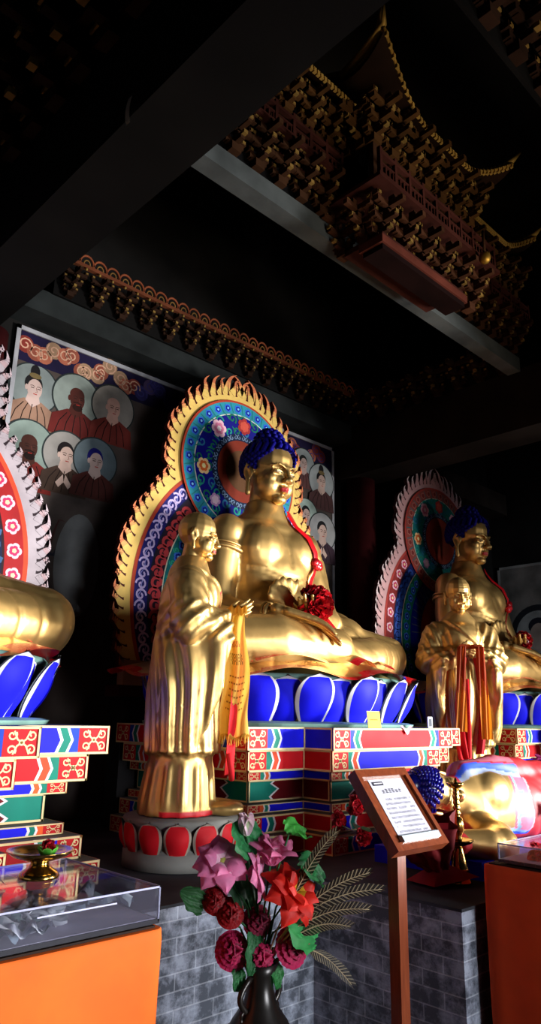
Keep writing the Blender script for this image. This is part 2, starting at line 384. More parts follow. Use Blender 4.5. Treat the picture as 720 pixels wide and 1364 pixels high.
# ------------------------------------------------------------------ enthroned buddha
from mathutils.bvhtree import BVHTree
def gauss(P, c, r): return np.exp(-((P-np.array(c))**2/np.array(r)**2).sum(1))
def make_buddha(label, loc):
    root = thing('seated_buddha_statue', label, 'statue', loc)
    S = Sculpt()
    S.loft([(.0, 0, -.02, .60, .42), (.25, 0, -.01, .50, .39), (.5, 0, 0, .36, .31), (.66, 0, -.01, .345, .29), (.84, 0, 0, .39, .29), (1.0, 0, .02, .44, .27), (1.12, 0, .03, .44, .22), (1.22, 0, .05, .33, .19), (1.32, 0, .05, .19, .17), (1.42, 0, .05, .155, .15)], 32)
    S.ell((0, -.13, .52), (.33, .24, .22)); S.ell((0, -.02, 1.14), (.42, .17, .12))
    for k in (-1, 1):
        S.ell((k*.18, -.115, .97), (.22, .165, .22)); S.ell((k*.43, .02, 1.09), (.145, .15, .15))
    S.chain([(-.44, .02, 1.08), (-.48, .02, .80), (-.50, .0, .48)], [.14, .135, .12])
    S.chain([(-.50, .0, .48), (-.51, -.30, .41), (-.46, -.57, .38)], [.12, .098, .066])
    S.chain([(.43, .02, 1.08), (.50, .02, .80), (.56, -.02, .48)], [.15, .18, .18])
    S.chain([(.56, -.02, .48), (.34, -.34, .42), (.04, -.48, .43)], [.17, .12, .07])
    S.ell((.62, -.12, .28), (.26, .34, .28)); S.ell((.45, -.3, .3), (.22, .22, .14))
    # crossed legs under the robe
    S.chain([(-.28, .0, .20), (-.70, -.22, .22), (-1.02, -.36, .19)], [.27, .25, .20])
    S.chain([(.28, .0, .20), (.70, -.22, .22), (1.02, -.36, .19)], [.27, .25, .20])
    S.chain([(-1.02, -.36, .17), (-.5, -.60, .20), (.05, -.66, .19)], [.19, .19, .15])
    S.chain([(1.02, -.36, .17), (.55, -.56, .15), (.1, -.62, .12)], [.19, .17, .15])
    S.ell((0, -.40, .12), (.80, .36, .14)); S.ell((0, -.2, .05), (.98, .52, .08))
    for i in range(7):                      # knotted sash at the waist, fanned pleats
        a = radians(200-i*22); S.cap((-.14, -.40, .52), (-.14+.20*cos(a), -.38-.02*i/7, .56+.15*sin(a)*(1 if sin(a) > 0 else .4)), .018, .028)
    S.ell((-.08, -.38, .5), (.16, .06, .06))
    def fn(P, N):
        x, y, z = P.T; d = np.zeros(len(P))
        # drapery arcs running over thighs and shins
        leg = np.clip((.46-z)/.12, 0, 1)*(np.abs(N[:, 2]) < .98)
        for k in (-1, 1):
            r = np.sqrt((x-k*1.25)**2+((y+.30)*1.3)**2+((z-.2)*.8)**2)
            w = np.clip((r-.30)/.12, 0, 1)*np.clip((1.0-r)/.2, 0, 1)
            d -= leg*w*.009*np.clip((np.sin(r*40+.7*k)-.78)/.22, 0, 1)*np.clip(np.sin(np.arctan2(z-.1, k*1.25-x)*1.5+.6)+.3, 0, 1)
        d -= .008*gauss(P, (0, -.7, .3), (.45, .3, .2))*np.clip((np.sin((x*.6+z)*45)-.6)/.4, 0, 1)
        # lines under the chest, belly roll
        for z0, c in ((.78, .10), (.74, .13)):
            d -= .010*np.exp(-((z-z0+c*np.cos(x*9)*.35)/.010)**2)*(y < -.05)*(np.abs(x) < .34)
        d -= .016*np.exp(-(x/.02)**2)*((z > .82) & (z < 1.08))*(y < -.1)*np.exp(-((z-.93)/.12)**2)
        # robe over the left shoulder and arm
        d += np.where((x > .36) & (z < 1.0) & (z > .32), .010*np.clip(np.sin((x*.35+y*.8)*34+z*9), -.4, 1), 0)
        # armlet on the bare arm
        d += .016*np.exp(-((z-.955)/.010)**2)*(x < -.32)+.010*np.exp(-((z-.985)/.006)**2)*(x < -.32)
        return d
    body = S.fuse(.0165, 7, fn)
    H = .575; hr = rotx(.10)
    hc = V3(-.02, .02, 1.385)
    head = xf(head_piece(H, .0105, ear=1.25), hr, hc)
    rh = xf(hand_piece(.45, (.70, -.46, -.26), (-.1, -.3, -1), (.5, .8, -.1), .26, .11, .012), None, (-.43, -.63, .405))
    lh = xf(hand_piece(.36, (-.9, -.35, .06), (0, -.1, 1), (.25, -.9, .2), .35, .1, .011), None, (.04, -.50, .43))
    def col(P):
        C = np.tile(np.array(GOLD), (len(P), 1))
        C[lips_mask(P, H, hc, hr)] = hx('b01c1c')
        Q = ((P-hc) @ hr)/H
        for k in (-1, 1):
            C[(np.abs(Q[:, 0]-k*.135) < .06) & (np.abs(Q[:, 2]-.447) < .013) & (Q[:, 1] < -.3)] = hx('3a2a18', .4)
        return C
    b = body_mesh('body', [body, head, rh, lh], col, 'gilt', root)
    bv = BVHTree.FromPolygons([Vector(p) for p in np.concatenate([body[0], head[0]])], body[1]+[tuple(len(body[0])+k for k in f) for f in head[1]])
    # hair: snail curls over a cap and a low topknot
    mb = MB(); hp = lambda x, y, z: np.array(hr @ (V3(x, y, z)*H))+hc
    for i in range(22):
        ph = i/21*pi*.62
        ncirc = max(1, int(24*sin(ph)+1))
        for k in range(ncirc):
            q = 2*pi*(k+.5*(i % 2))/ncirc
            x, y, z = .362*sin(ph)*cos(q), .425*sin(ph)*sin(q), .40*cos(ph)
            front = -y/.425
            zz = .62+z
            lim = .76-.0*abs(x) if front > .25 else (.50 if front > -.1 else .26)
            lim = lim - .22*max(0, abs(x)/.36-.45)/.55 if front > .25 else lim
            if zz < lim: continue
            mb.ball(hp(x, .03+y, zz), .033*H*1.25, HAIR, 7, 4)
    for i in range(6):
        ph = i/5*pi*.5; nc = max(1, int(13*sin(ph)+1))
        for k in range(nc):
            q = 2*pi*(k+.5*(i % 2))/nc; mb.ball(hp(.2*sin(ph)*cos(q), .05+.22*sin(ph)*sin(q), .96+.2*cos(ph)), .04*H, HAIR, 7, 4)
    mb.ball(hp(0, .07, .66), (.352*H, .40*H, .39*H), NAVY, 20, 12); mb.ball(hp(0, .05, .98), (.19*H, .21*H, .19*H), NAVY, 14, 8)
    # keep the cap off the face
    keep = MB()
    for f, c, sm in zip(mb.f, mb.c, mb.sm):
        q = sum((np.array(mb.v[k]) for k in f), V3(0, 0, 0))/len(f); q = (np.array(hr).T @ (q-hc))/H
        lim = .80-.22*max(0, abs(q[0])/.36-.45)/.6 if q[1] < -.10 else (.47 if q[1] < .05 else .2)
        if q[2] > lim: keep.f.append(f); keep.c.append(c); keep.sm.append(sm)
    keep.v = mb.v; keep.build('hair', root, 'paint')
    m2 = MB(); m2.tube([(-.475+.082*cos(a)*.95, -.535+.082*cos(a)*.25, .385+.082*sin(a)) for a in np.linspace(0, 2*pi, 25)], .014, GOLD, 8); m2.tube([(-.48+.088*cos(a)*.95, -.505+.088*cos(a)*.25, .39+.088*sin(a)) for a in np.linspace(0, 2*pi, 25)], .010, GOLD2, 8)
    m2.build('bracelet', root, 'gilt')
    m2 = MB()
    for dz, rr in ((0, .016), (.035, .010)): m2.tube([(-.455+.158*cos(a), .02+.152*sin(a), .93+dz-.03*cos(a)) for a in np.linspace(0, 2*pi, 33)], rr, GOLD, 8)
    m2.build('armlet', root, 'gilt')
    # painted red lining showing along the robe hem, spread over the lotus
    m3 = MB()
    def hem(u, v):
        a = radians(-205+230*u); r = .80+.30*v+.03*sin(u*47)+.02*sin(u*81)
        return (1.20*r*cos(a)*.93, -.02+1.02*r*sin(a)*.93, .03+.05*sin(u*38)*(.3+v)*.5-.05*v+.05*(1-v))
    m3.grid(hem, 150, 6, lambda u, v: RED if (v > .62 and sin(u*38) > -.35) or v > .86 else GOLD)
    for a0, l in ((-150, .5), (-118, .55), (-80, .5), (-52, .5), (-25, .45)):   # crossing folds of the hem, red on the turned side
        a = radians(a0); p = V3(1.0*cos(a), .86*sin(a), .07); t = V3(-sin(a), cos(a), 0)
        m3.grid(lambda u, v: p+t*(u-.5)*l+V3(cos(a), sin(a), 0)*(.10*v-.02-.10*u)+V3(0, 0, .055*sin(u*pi)+.02-.04*v), 10, 3, lambda u, v: RED if v > .33 else GOLD)
    m3.build('robe_hem', root, 'gloss')
    return root, bv
def ribbon_on(bv, mb, path, w, col, lift=.012, direction=(0, 1, 0)):
    """strip laid on a body: path of (x, z) seen from the front"""
    n = len(path); pts = []
    for x, z in path:
        h = bv.ray_cast(Vector((x, -3, z)), Vector(direction))
        pts.append(np.array(h[0])+np.array(h[1])*lift if h[0] is not None else V3(x, -.3, z))
    vs = []
    for i, p in enumerate(pts):
        t = pts[min(i+1, n-1)]-pts[max(i-1, 0)]; t /= np.linalg.norm(t)+1e-9
        h = bv.find_nearest(Vector(p)); nn = np.array(h[1]) if h[1] is not None else V3(0, -1, 0)
        s_ = np.cross(t, nn); s_ /= np.linalg.norm(s_)+1e-9
        for k in (-1, -.33, .33, 1): vs.append(p+s_*w/2*k+nn*(.012 if abs(k) < .5 else 0))
    fs = [(i*4+k, i*4+k+1, i*4+4+k+1, i*4+4+k) for i in range(n-1) for k in range(3)]
    mb.add(vs, fs, col, True)
def ruffle(mb, c, r, cols, n=34, seed=0):
    rnd = random.Random(seed)
    for i in range(n):
        th = rnd.uniform(0, 2*pi); ph = math.acos(rnd.uniform(-.6, 1)); d = V3(sin(ph)*cos(th), -abs(cos(ph))*.9-.1, sin(ph)*sin(th)); d /= np.linalg.norm(d)
        a = np.cross(d, (0, 0, 1)); a /= np.linalg.norm(a)+1e-9; b = np.cross(a, d); w = r*rnd.uniform(.4, .6); ph0 = rnd.uniform(0, 6)
        def f(u, v):
            q = 2*pi*u; rr = w*v
            return np.array(c)+d*(r*.55+.25*r*v*v+.10*r*v*sin(q*5+ph0))+a*rr*cos(q)+b*rr*sin(q)
        mb.grid(f, 20, 3, rnd.choice(cols))

buddha_c, bvc = make_buddha('large gilded seated buddha with blue curled hair on the middle blue lotus', (XC-.05, YS, 1.9))
buddha_l = copy_tree(buddha_c, None, (XL-.03, YS, 1.9)); buddha_l['label'] = 'gilded buddha on the left lotus, only its folded knee in the frame'
buddha_r = copy_tree(buddha_c, None, (XR-.05, YS, 1.9)); buddha_r['label'] = 'gilded seated buddha farther right, behind the monk with orange scarves'
for o in (buddha_c, buddha_l, buddha_r): o['group'] = 'enthroned gilded buddhas'
REDS = [RED, hx('a30d18'), hx('dd2530'), hx('8c0a14')]
def make_ribbon(loc, label, big=True):
    root = thing('red_satin_ribbon', label, 'ribbon', loc, 0, 'red satin ribbons on the statues')
    mb = MB(); p1 = [(.12, 1.34), (.14, 1.28), (.17, 1.20), (.22, 1.10), (.27, 1.0), (.30, .92)]
    ribbon_on(bvc, mb, p1, .085, RED, .016); ribbon_on(bvc, mb, [(.30, .95), (.29, .85), (.25, .75), (.20, .66), (.12, .58)], .10, hx('b3121c'), .02)
    h = bvc.ray_cast(Vector((.30, -3, .93)), Vector((0, 1, 0)))[0]
    for i in range(5): mb.ball(np.array(h)+V3(random.uniform(-.03, .03), -.03, random.uniform(-.05, .03)), (.045, .03, .035), REDS[i % 4], 8, 6)
    mb.build('sash', root, 'gloss')
    m2 = MB(); c = (-.10, -.60, .50); ruffle(m2, c, .145 if big else .10, REDS, 40, 3)
    m2.ball(c, .09, REDS[3], 12, 8); m2.build('rosette', root, 'gloss')
    m3 = MB()
    for k, (dx, l) in enumerate(((.02, .30), (.12, .36), (.2, .34))):
        m3.grid(lambda u, v: (c[0]+.02+dx*v*1.2+(u-.5)*(.07+.05*v), c[1]-.02-.06*sin(v*2)+.015*sin(u*9+k), c[2]-.05-l*v*.85), 6, 8, REDS[k])
    m3.build('tail', root, 'gloss')
    return root
make_ribbon((XC-.05, YS, 1.9), 'red satin ribbon and rosette in the hand of the middle buddha')
rr_ = make_ribbon((XR-.05, YS, 1.9), 'red ribbon on the chest of the buddha farther right', False)

# ------------------------------------------------------------------ lotus thrones
SQ = lambda y: y if y < 0 else y*.40
def petal_grid(mb, base, out, side, w, h, flare, curl, body, edge, nu=12, nv=12, bulge=.05, back=None, point=.12):
    base, out, side = [np.array(q, float) for q in (base, out, side)]
    def half(v): return w*(.62+.38*sin(min(v/.55, 1)*pi/2)) if v < .55 else w*max(0, 1-((v-.55)/.45)**2.2)**.5
    def f(u, v):
        k = 2*u-1; hw = half(v); vv = v+point*max(0, (v-.8)/.2)**2*(1-abs(k))*.4
        o = flare*v**1.3+curl*max(0, v-.75)**2*8*.1+bulge*(1-k*k)*sin(pi*min(1, v*1.05+.08))
        return base+side*k*hw+out*o+V3(0, 0, h*vv)
    mb.grid(f, nu, nv, lambda u, v: edge if (abs(2*u-1) > .80 or v > .90) else body)
    if back is not None: mb.grid(lambda u, v: np.array(f(u, v))-out*.012, nu, nv, back)
def make_lotus(label, loc, rx=1.12, ry=1.0, h=.335, n=18, body=BLUE, name='lotus_throne'):
    root = thing(name, label, 'lotus throne', loc, 0, 'blue lotus thrones')
    mb = MB(); mb.lathe([(1.02, 0), (1.03, .02), (.99, .03), (.9, .035), (.0, .035)], TEALG, 48, (0, 0, 0), rx, ry, False); mb.v = [(x, SQ(y), z) for x, y, z in mb.v]; mb.build('base_slab', root, 'matte')
    mb = MB(); mb.lathe([(.86, .03), (.90, .15), (.98, .29), (1.0, .31), (.99, h-.005), (.0, h)], hx('5e7f78'), 48, (0, 0, 0), rx, ry); mb.v = [(x, SQ(y), z) for x, y, z in mb.v]; mb.build('seed_pod', root, 'matte')
    for lay in (1, 0):
        for k in range(n):
            a = 2*pi*(k+.5*lay+.2)/n; o = V3(cos(a)/rx, sin(a)/ry, 0); o /= np.linalg.norm(o); s_ = V3(-o[1], o[0], 0)
            r = .885 if lay else .93; b = (r*rx*cos(a), r*ry*sin(a), .03)
            w = .120*rx if not lay else .125*rx
            mb = MB(); petal_grid(mb, b, o, s_, w, h-.035-.015*lay, .15 if not lay else .12, .1, body, GREYW, back=hx('8d9296'))
            mb.v = [(x, SQ(y), z) for x, y, z in mb.v]; mb.build('petal', root, 'paint')
    return root
lotus_c = make_lotus('blue petalled lotus throne under the middle buddha', (XC, YS-.02, 1.548))
lotus_l = copy_tree(lotus_c, None, (XL+.02, YS-.02, 1.548)); lotus_l['label'] = 'blue petalled lotus throne at the left edge, above the left pedestal'
lotus_r = copy_tree(lotus_c, None, (XR, YS-.02, 1.548)); lotus_r['label'] = 'blue petalled lotus throne at the right edge, beside the monk with orange scarves'

# ------------------------------------------------------------------ stepped pedestals
def cartouche(pn, x0, x1, h, seed=0):
    """gold cloud scroll on red"""
    w = x1-x0; pn.rect(x0, x1, 0, h, hx('c4161e'), 1); cx = (x0+x1)/2; c = CREAM; k = min(w, h)
    pn.disc((cx, h*.5), k*.10, c, 2, 14); pn.disc((cx, h*.5), k*.045, hx('7a5a20'), 3, 10)
    for sx in (-1, 1):
        for sy in (-1, 1):
            pn.spiral((cx+sx*w*.27, h*.5+sy*h*.23), k*.17, (0 if sx < 0 else pi)+sy*.6, c, k*.055, 2, 1.1, sx*sy)
            pn.stroke([(cx, h*.5), (cx+sx*w*.12, h*.5+sy*h*.10), (cx+sx*w*.22, h*.5+sy*h*.36)], k*.06, c, 2)
def tier_face(pn, L, h, field, ends, cols, plain=False, flip=False):
    """painted board: framed, scroll blocks at the free ends, chevrons, colour field"""
    pn.rect(0, L, 0, h, field, .2)
    if plain:
        for e in ends:
            X = (lambda q: q) if e == 0 else (lambda q: L-q)
            pn.poly([(X(0), 0), (X(.22), 0), (X(.19), h*.2), (X(.26), h*.55), (X(.20), h*.8), (X(.24), h), (X(0), h)], WHITE, .6)
            pn.poly([(X(0), 0), (X(.20), 0), (X(.17), h*.2), (X(.24), h*.55), (X(.18), h*.8), (X(.22), h), (X(0), h)], hx('16806e'), 1)
        if L > .9:
            pn.disc((L*.5, h*.2), .2, hx('9a9a96'), 1.2, 30, h*.35); pn.spiral((L*.5, h*.55), h*.3, 0, hx('a03040'), .012, 1.3)
    else:
        s = max(h*1.25, .09) if h > .07 else .10
        for e in ends:
            X = (lambda q: q) if e == 0 else (lambda q: L-q)
            q = s+.045; pk = h*.22
            seq = [(cols[0], .040), (WHITE, .014), (cols[1], .038), (WHITE, .016)] if h > .07 else [(cols[0], .03), (WHITE, .012), (cols[1], .026), (WHITE, .014)]
            tot = sum(b for a, b in seq); q = s+tot
            for cc, ww in reversed(seq):
                dp = -pk/2 if not (flip and e == 0) else pk/2; pn.poly([(X(0), 0), (X(q-dp), 0), (X(q+dp), h*.5), (X(q-dp), h), (X(0), h)], cc, .4+.5*(1-(q-s)/tot)); q -= ww
            cartouche(pn, X(s) if e else 0, L if e else X(s), h)
    b = min(.010, h*.12)
    for a in ((0, L, 0, b), (0, L, h-b, h), (0, b, 0, h), (L-b, L, 0, h)): pn.rect(*a, CREAM, 4)
TIERS = [  # z0, z1, inset, field on the projecting face, field on the recessed faces, chevrons
    (.570, .698, 0, RED, BLUE, (hx('1c3fb0'), TEAL)), (.446, .566, .065, BLUE, hx('d01820'), (TEAL, hx('d84a28'))),
    (.388, .443, .13, RED, BLUE, (TEAL, ORANGE)), (.262, .386, .20, DRED, DRED, (TEAL, ORANGE)),
    (.210, .258, .13, BLUE, BLUE, (ORANGE, TEAL)), (.107, .205, .065, RED, hx('b01620'), (BLUE, TEAL)), (.0, .103, 0, BLUE, hx('b01620'), (TEAL, BLUE))]
def make_pedestal(label, loc):
    root = thing('stepped_pedestal', label, 'pedestal', loc, 0, 'painted stepped pedestals')
    h1, h2, d1, d2 = .637, 1.112, 1.2, .97
    for z0, z1, i, fp, fr, cc in TIERS:
        a, b, c, d = h1-i, h2-i, d1-i, d2-i; mb = MB()
        mb.prism([(-b, -d), (-a, -d), (-a, -c), (a, -c), (a, -d), (b, -d), (b, .38), (-b, .38)], z0, z1, hx('6f706c'), DRED)
        pl = z1-z0 > .12 and i > .15; h = z1-z0
        tier_face(Panel(mb, (-a, -c, z0), (1, 0, 0), (0, 0, 1), (0, -1, 0)), 2*a, h, fp, (0, 1), cc, pl)
        tier_face(Panel(mb, (-b, -d, z0), (1, 0, 0), (0, 0, 1), (0, -1, 0)), b-a, h, fr, (0,), cc, pl, True)
        tier_face(Panel(mb, (a, -d, z0), (1, 0, 0), (0, 0, 1), (0, -1, 0)), b-a, h, fr, (1,), cc, pl)
        for s_ in (-1, 1):
            tier_face(Panel(mb, (s_*a, -d if s_ < 0 else -c, z0), (0, -s_*-1 if False else (-1 if s_ < 0 else 1), 0), (0, 0, 1), (s_, 0, 0)), c-d, h, fr, (), cc)
            tier_face(Panel(mb, (s_*b, .38 if s_ < 0 else -d, z0), (0, -1 if s_ < 0 else 1, 0), (0, 0, 1), (s_, 0, 0)), .38+d, h, RED if fr == BLUE else fr, (0, 1), cc, pl)
        mb.build('waist' if pl else 'tier', root, 'paint')
    return root
ped_c = make_pedestal('stepped pedestal with painted chevrons and scrolls under the middle buddha', (XC, YS, ZP))
ped_l = copy_tree(ped_c, None, (XL, YS, ZP)); ped_l['label'] = 'stepped pedestal with painted chevrons behind the left clear display box'
ped_r = copy_tree(ped_c, None, (XR, YS, ZP)); ped_r['label'] = 'stepped painted pedestal at the right edge, behind the reclining buddha'

# ------------------------------------------------------------------ flame mandorlas
def make_mandorla(label, loc, st, sx=1.0, sz=1.0):
    """board in the xz plane facing -y, origin at its foot. st: colours"""
    root = thing('flame_mandorla', label, 'mandorla', loc, 0, 'flame mandorlas behind the statues')
    ZB, HC = .67, 1.87       # centres of body ellipse and head circle above the foot
    def outline(a, b, R, n=90):
        """right half from the foot to the top"""
        pts = []
        for k in range(n+1):
            t = -asin_(min(1, ZB/b)) + (pi/2+asin_(min(1, ZB/b)))*k/n
            pts.append((a*cos(t), ZB+b*sin(t)))
        pts = [p for p in pts if (p[0]**2+(p[1]-HC)**2) > R*R or p[1] < .6]
        p = pts[-1]; t0 = atan2(p[1]-HC, p[0])
        for k in range(1, 41):
            t = t0+(pi/2-t0)*k/40; pts.append((R*cos(t), HC+R*sin(t)))
        return [(x*sx, z*sz) for x, z in pts]
    def asin_(v): return math.asin(v)
    def full(P): return P+[(-x, z) for x, z in reversed(P)]
    front = lambda mb, d: Panel(mb, (0, -d, 0), (1, 0, 0), (0, 0, 1), (0, -1, 0))
    o1 = outline(1.145, 1.315, .758)
    # board with flames
    mb = MB(); F = full(o1); n = len(F)
    mb.prism([(x, -z) for x, z in F], -.03, .03, st['flame'][0], st['flame'][3], Matrix.Rotation(radians(90), 4, 'X') @ Matrix.Scale(-1, 4, (0, 1, 0)) @ Matrix.Rotation(0, 4, 'X')) if False else None
    vs = [(x, -.03, z) for x, z in F]+[(x, .03, z) for x, z in F]
    mb.add(vs, [tuple(range(n)), tuple(range(2*n-1, n-1, -1))]+[(i, (i+1) % n, n+(i+1) % n, n+i) for i in range(n)], [st['flame'][0], st['flame'][3]]+[st['flame'][3]]*n)
    mb.build('board', root, 'paint')
    # tongues
    mb = MB(); pn = front(mb, .031); rnd = random.Random(5)
    L = [0]
    for p, q in zip(o1, o1[1:]): L.append(L[-1]+sqrt((p[0]-q[0])**2+(p[1]-q[1])**2))
    def at_(s_):
        for i in range(1, len(L)):
            if L[i] >= s_: t = (s_-L[i-1])/(L[i]-L[i-1]+1e-9); p, q = o1[i-1], o1[i]; return (p[0]+(q[0]-p[0])*t, p[1]+(q[1]-p[1])*t), (q[0]-p[0], q[1]-p[1])
        return o1[-1], (-1, 0)
    s_ = .10; k = 0
    while s_ < L[-1]-.02:
        (px, pz), (tx, tz) = at_(s_); q = sqrt(tx*tx+tz*tz); tx, tz = tx/q, tz/q; nx, nz = tz, -tx
        ln = rnd.uniform(.10, .15)*(1+.6*max(0, (pz-HC*sz)/(.7*sz))**3); w = rnd.uniform(.056, .074)
        for m in (-1, 1):
            base = (m*(px-nx*.02), pz-nz*.02); path = []
            for j in range(9):
                t = j/8; side = .042*sin(t*pi*1.5+.1)*(1 if k % 2 else .6)
                up = t*t*.5
                dx = nx*ln*t*(1-up)+tx*(ln*.85*t*t+side); dz = nz*ln*t*(1-up)+tz*(ln*.85*t*t+side)+ln*up*t*.6
                path.append((base[0]+m*dx, base[1]+dz))
            for j in range(8):
                t = j/8; cc = st['flame'][0] if t < .25 else st['flame'][1] if t < .5 else st['flame'][2]
                w0, w1 = w*(1-t)**.75, w*(1-(j+1)/8)**.75
                (ax, az), (bx_, bz) = path[j], path[j+1]; ux, uz = bx_-ax, bz-az; g = sqrt(ux*ux+uz*uz) or 1; ux, uz = -uz/g, ux/g
                quad = [(ax+ux*w0/2, az+uz*w0/2), (ax-ux*w0/2, az-uz*w0/2), (bx_-ux*w1/2, bz-uz*w1/2), (bx_+ux*w1/2, bz+uz*w1/2)]
                pn.poly(quad, cc, 1)
                V = [pn.P(p, 0) for p in quad]; V2 = [p+V3(0, .045, 0) for p in V]
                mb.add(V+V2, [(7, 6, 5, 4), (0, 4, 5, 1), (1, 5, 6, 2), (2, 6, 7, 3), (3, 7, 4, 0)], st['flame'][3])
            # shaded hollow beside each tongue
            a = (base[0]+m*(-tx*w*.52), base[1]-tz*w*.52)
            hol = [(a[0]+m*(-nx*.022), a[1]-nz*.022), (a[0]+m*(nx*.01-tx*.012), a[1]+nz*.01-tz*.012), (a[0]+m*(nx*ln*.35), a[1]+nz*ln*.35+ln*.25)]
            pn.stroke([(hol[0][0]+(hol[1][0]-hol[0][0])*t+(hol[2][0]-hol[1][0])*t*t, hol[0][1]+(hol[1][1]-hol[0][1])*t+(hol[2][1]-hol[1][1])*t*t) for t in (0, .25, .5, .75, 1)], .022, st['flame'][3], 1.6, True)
        s_ += rnd.uniform(.074, .108); k += 1
    mb.build('flame_border', root, 'paint')
    # body bands
    held = {}
    def band(name, a, b, col, lift, deco=None):
        mb = MB(); pn = front(mb, .030+.0); P = []
        for k in range(61):
            t = -math.asin(min(1, ZB/b)) + (pi+2*math.asin(min(1, ZB/b)))*k/60; P.append((a*cos(t)*sx, max(0.0, (ZB+b*sin(t)))*sz))
        pn.poly(P, col, lift)
        if deco: deco(pn, lift)
        o = mb.build(name, held.get('body', root), 'paint'); held.setdefault('body', o)
    def ring_pts(a, b, n, off=0):
        out = []
        for k in range(n):
            t = -.50+(pi+1.0)*(k+.5+off)/n; x, z = a*cos(t), ZB+b*sin(t)
            if sqrt(x*x+(z-HC)**2) > .70 and z > .03: out.append((x*sx, z*sz, t))
        return out
    band('body_halo', 1.05, 1.22, st['rim'], 2)
    def d1(pn, l):
        for j, (x, z, t) in enumerate(ring_pts(.96, 1.125, 56)):
            if st['band1'] == 'scroll':
                pn.spiral((x, z), .052, t+pi*(j % 2), hx('c9b4e0'), .016, l+1, 1.2, 1 if j % 2 else -1)
                pn.stroke([(x*.985, z-.05), (x*1.01+.01*(-1)**j, z), (x*.985, z+.05)], .008, hx('8f8fd0'), l+.7)
            elif j % 2 == 0: pn.flower((x, z), .055, [hx('f0c0d0'), hx('c83060'), hx('f0d0a0')], l+1)
    band('outer_band', 1.02, 1.19, st['b1'], 3, d1)
    band('inner_line', .90, 1.06, st['l2'], 5)
    def d2(pn, l):
        for j, (x, z, t) in enumerate(ring_pts(.83, .975, 46)):
            c = st['s2']; pn.spiral((x, z), .058, t+pi*(j % 2), c, .026, l+1, 1.2, 1 if j % 2 else -1); pn.disc((x*.97, z), .022, c, l+.8, 8)
    band('scroll_band', .885, 1.045, st['b2'], 6, d2)
    band('bead_line', .775, .925, hx('d8d0b8'), 8); 
    def d3(pn, l):
        for j, (x, z, t) in enumerate(ring_pts(.69, .83, 30)):
            pn.flower((x, z), .045, [hx('3b74e0'), hx('0d1c8c'), hx('79b8f0')], l+1.5); pn.spiral((x*1.03, z+.055), .03, t, hx('2aa080'), .012, l+1)
    band('flower_band', .765, .915, st['b3'], 9, d3)
    def d4(pn, l):
        for k in range(26):
            t = pi*.02+pi*.96*k/25; pn.stroke([(.35*cos(t)*sx, ZB+.45*sin(t)), (.60*cos(t)*sx, (ZB+.74*sin(t))*sz)], .010, hx('556070'), l+1)
        rnd = random.Random(9)
        for k in range(26):
            t = rnd.uniform(-.4, pi+.4); q = rnd.uniform(.5, .95); pn.spiral((.58*cos(t)*q*sx, (ZB+.7*sin(t)*q)*sz), .05, t, hx('3a64c8') if st['inner'] else hx('404858'), .012, l+1)
    band('inner_field', .62, .765, st['b4'], 11, d4)
    band('inner_oval', .44, .56, st['oval'], 13)
    # head halo
    def disc(name, R, col, lift, deco=None):
        mb = MB(); pn = front(mb, .030); pn.disc((0, HC*sz), R*sx, col, lift, 56, R*sz)
        if deco: deco(pn, lift)
        o = mb.build(name, held.get('head', root), 'paint'); held.setdefault('head', o)
    disc('head_halo', .665, st['rim'], 15)
    def e1(pn, l):
        for k in range(30):
            t = 2*pi*k/30; x, z = .588*cos(t)*sx, (HC+.588*sin(t))*sz; pn.flower((x, z), .040, st['hf'], l+1)
            t += pi/30; pn.stroke([(.545*cos(t)*sx, (HC+.545*sin(t))*sz), (.635*cos(t+.03)*sx, (HC+.635*sin(t+.03))*sz)], .010, hx('1d6f78'), l+.7)
    disc('halo_ring', .645, st['hring'], 16, e1)
    disc('halo_bead', .535, hx('cfd6c8'), 18)
    def e2(pn, l):
        rnd = random.Random(11)
        for k in range(40):
            t = 2*pi*k/40+rnd.uniform(-.05, .05); r = .43+.06*(-1)**k
            pn.spiral((r*cos(t)*sx, (HC+r*sin(t))*sz), .05, t*3, rnd.choice([hx('1f8f7c'), hx('2a6e9a'), hx('176a50')]), .016, l+1, 1.2, (-1)**k)
            a = t+.06; pn.stroke([(r*cos(a)*sx, (HC+r*sin(a))*sz), ((r+.05)*cos(a+.08)*sx, (HC+(r+.05)*sin(a+.08))*sz)], .03, hx('1b7a62'), l+.7, True)
        for t, c, r in ((radians(130), [hx('e8b8c8'), hx('d87a9c'), hx('f4e0e4')], .085), (radians(187), [hx('f0c890'), hx('d8642a'), hx('f6e6a0')], .075), (radians(88), [hx('a03030'), hx('c85040')], .08), (radians(48), [hx('e8b8c8'), hx('c85080')], .075), (radians(228), [hx('c090c0'), hx('e8c8d8')], .06), (radians(-8), [hx('f0c890'), hx('d8642a')], .075), (radians(-50), [hx('e8b8c8'), hx('d87a9c')], .07)):
            pn.flower((.435*cos(t)*sx, (HC+.435*sin(t))*sz), r, c, l+2, 6, t)
    disc('flower_field', .525, st['hfield'], 19, e2)
    def e3(pn, l):
        for k in range(44):
            t = 2*pi*k/44; pn.spiral((.315*cos(t)*sx, (HC+.315*sin(t))*sz), .024, t, hx('7088a8'), .008, l+1, 1.0, (-1)**k)
    disc('scroll_ring', .345, hx('12203c'), 23, e3)
    disc('red_disc', .285, st['disc'], 25); disc('dark_disc', .19, st['disc2'], 26)
    # feet and the stand that carries the board
    mb = MB()
    for m in (-1, 1): mb = MB(); mb.bx(m*.98*sx-.09, m*.98*sx+.09, -.05, .03, -.02, .16, st['foot']); mb.build('foot_block', root, 'matte')
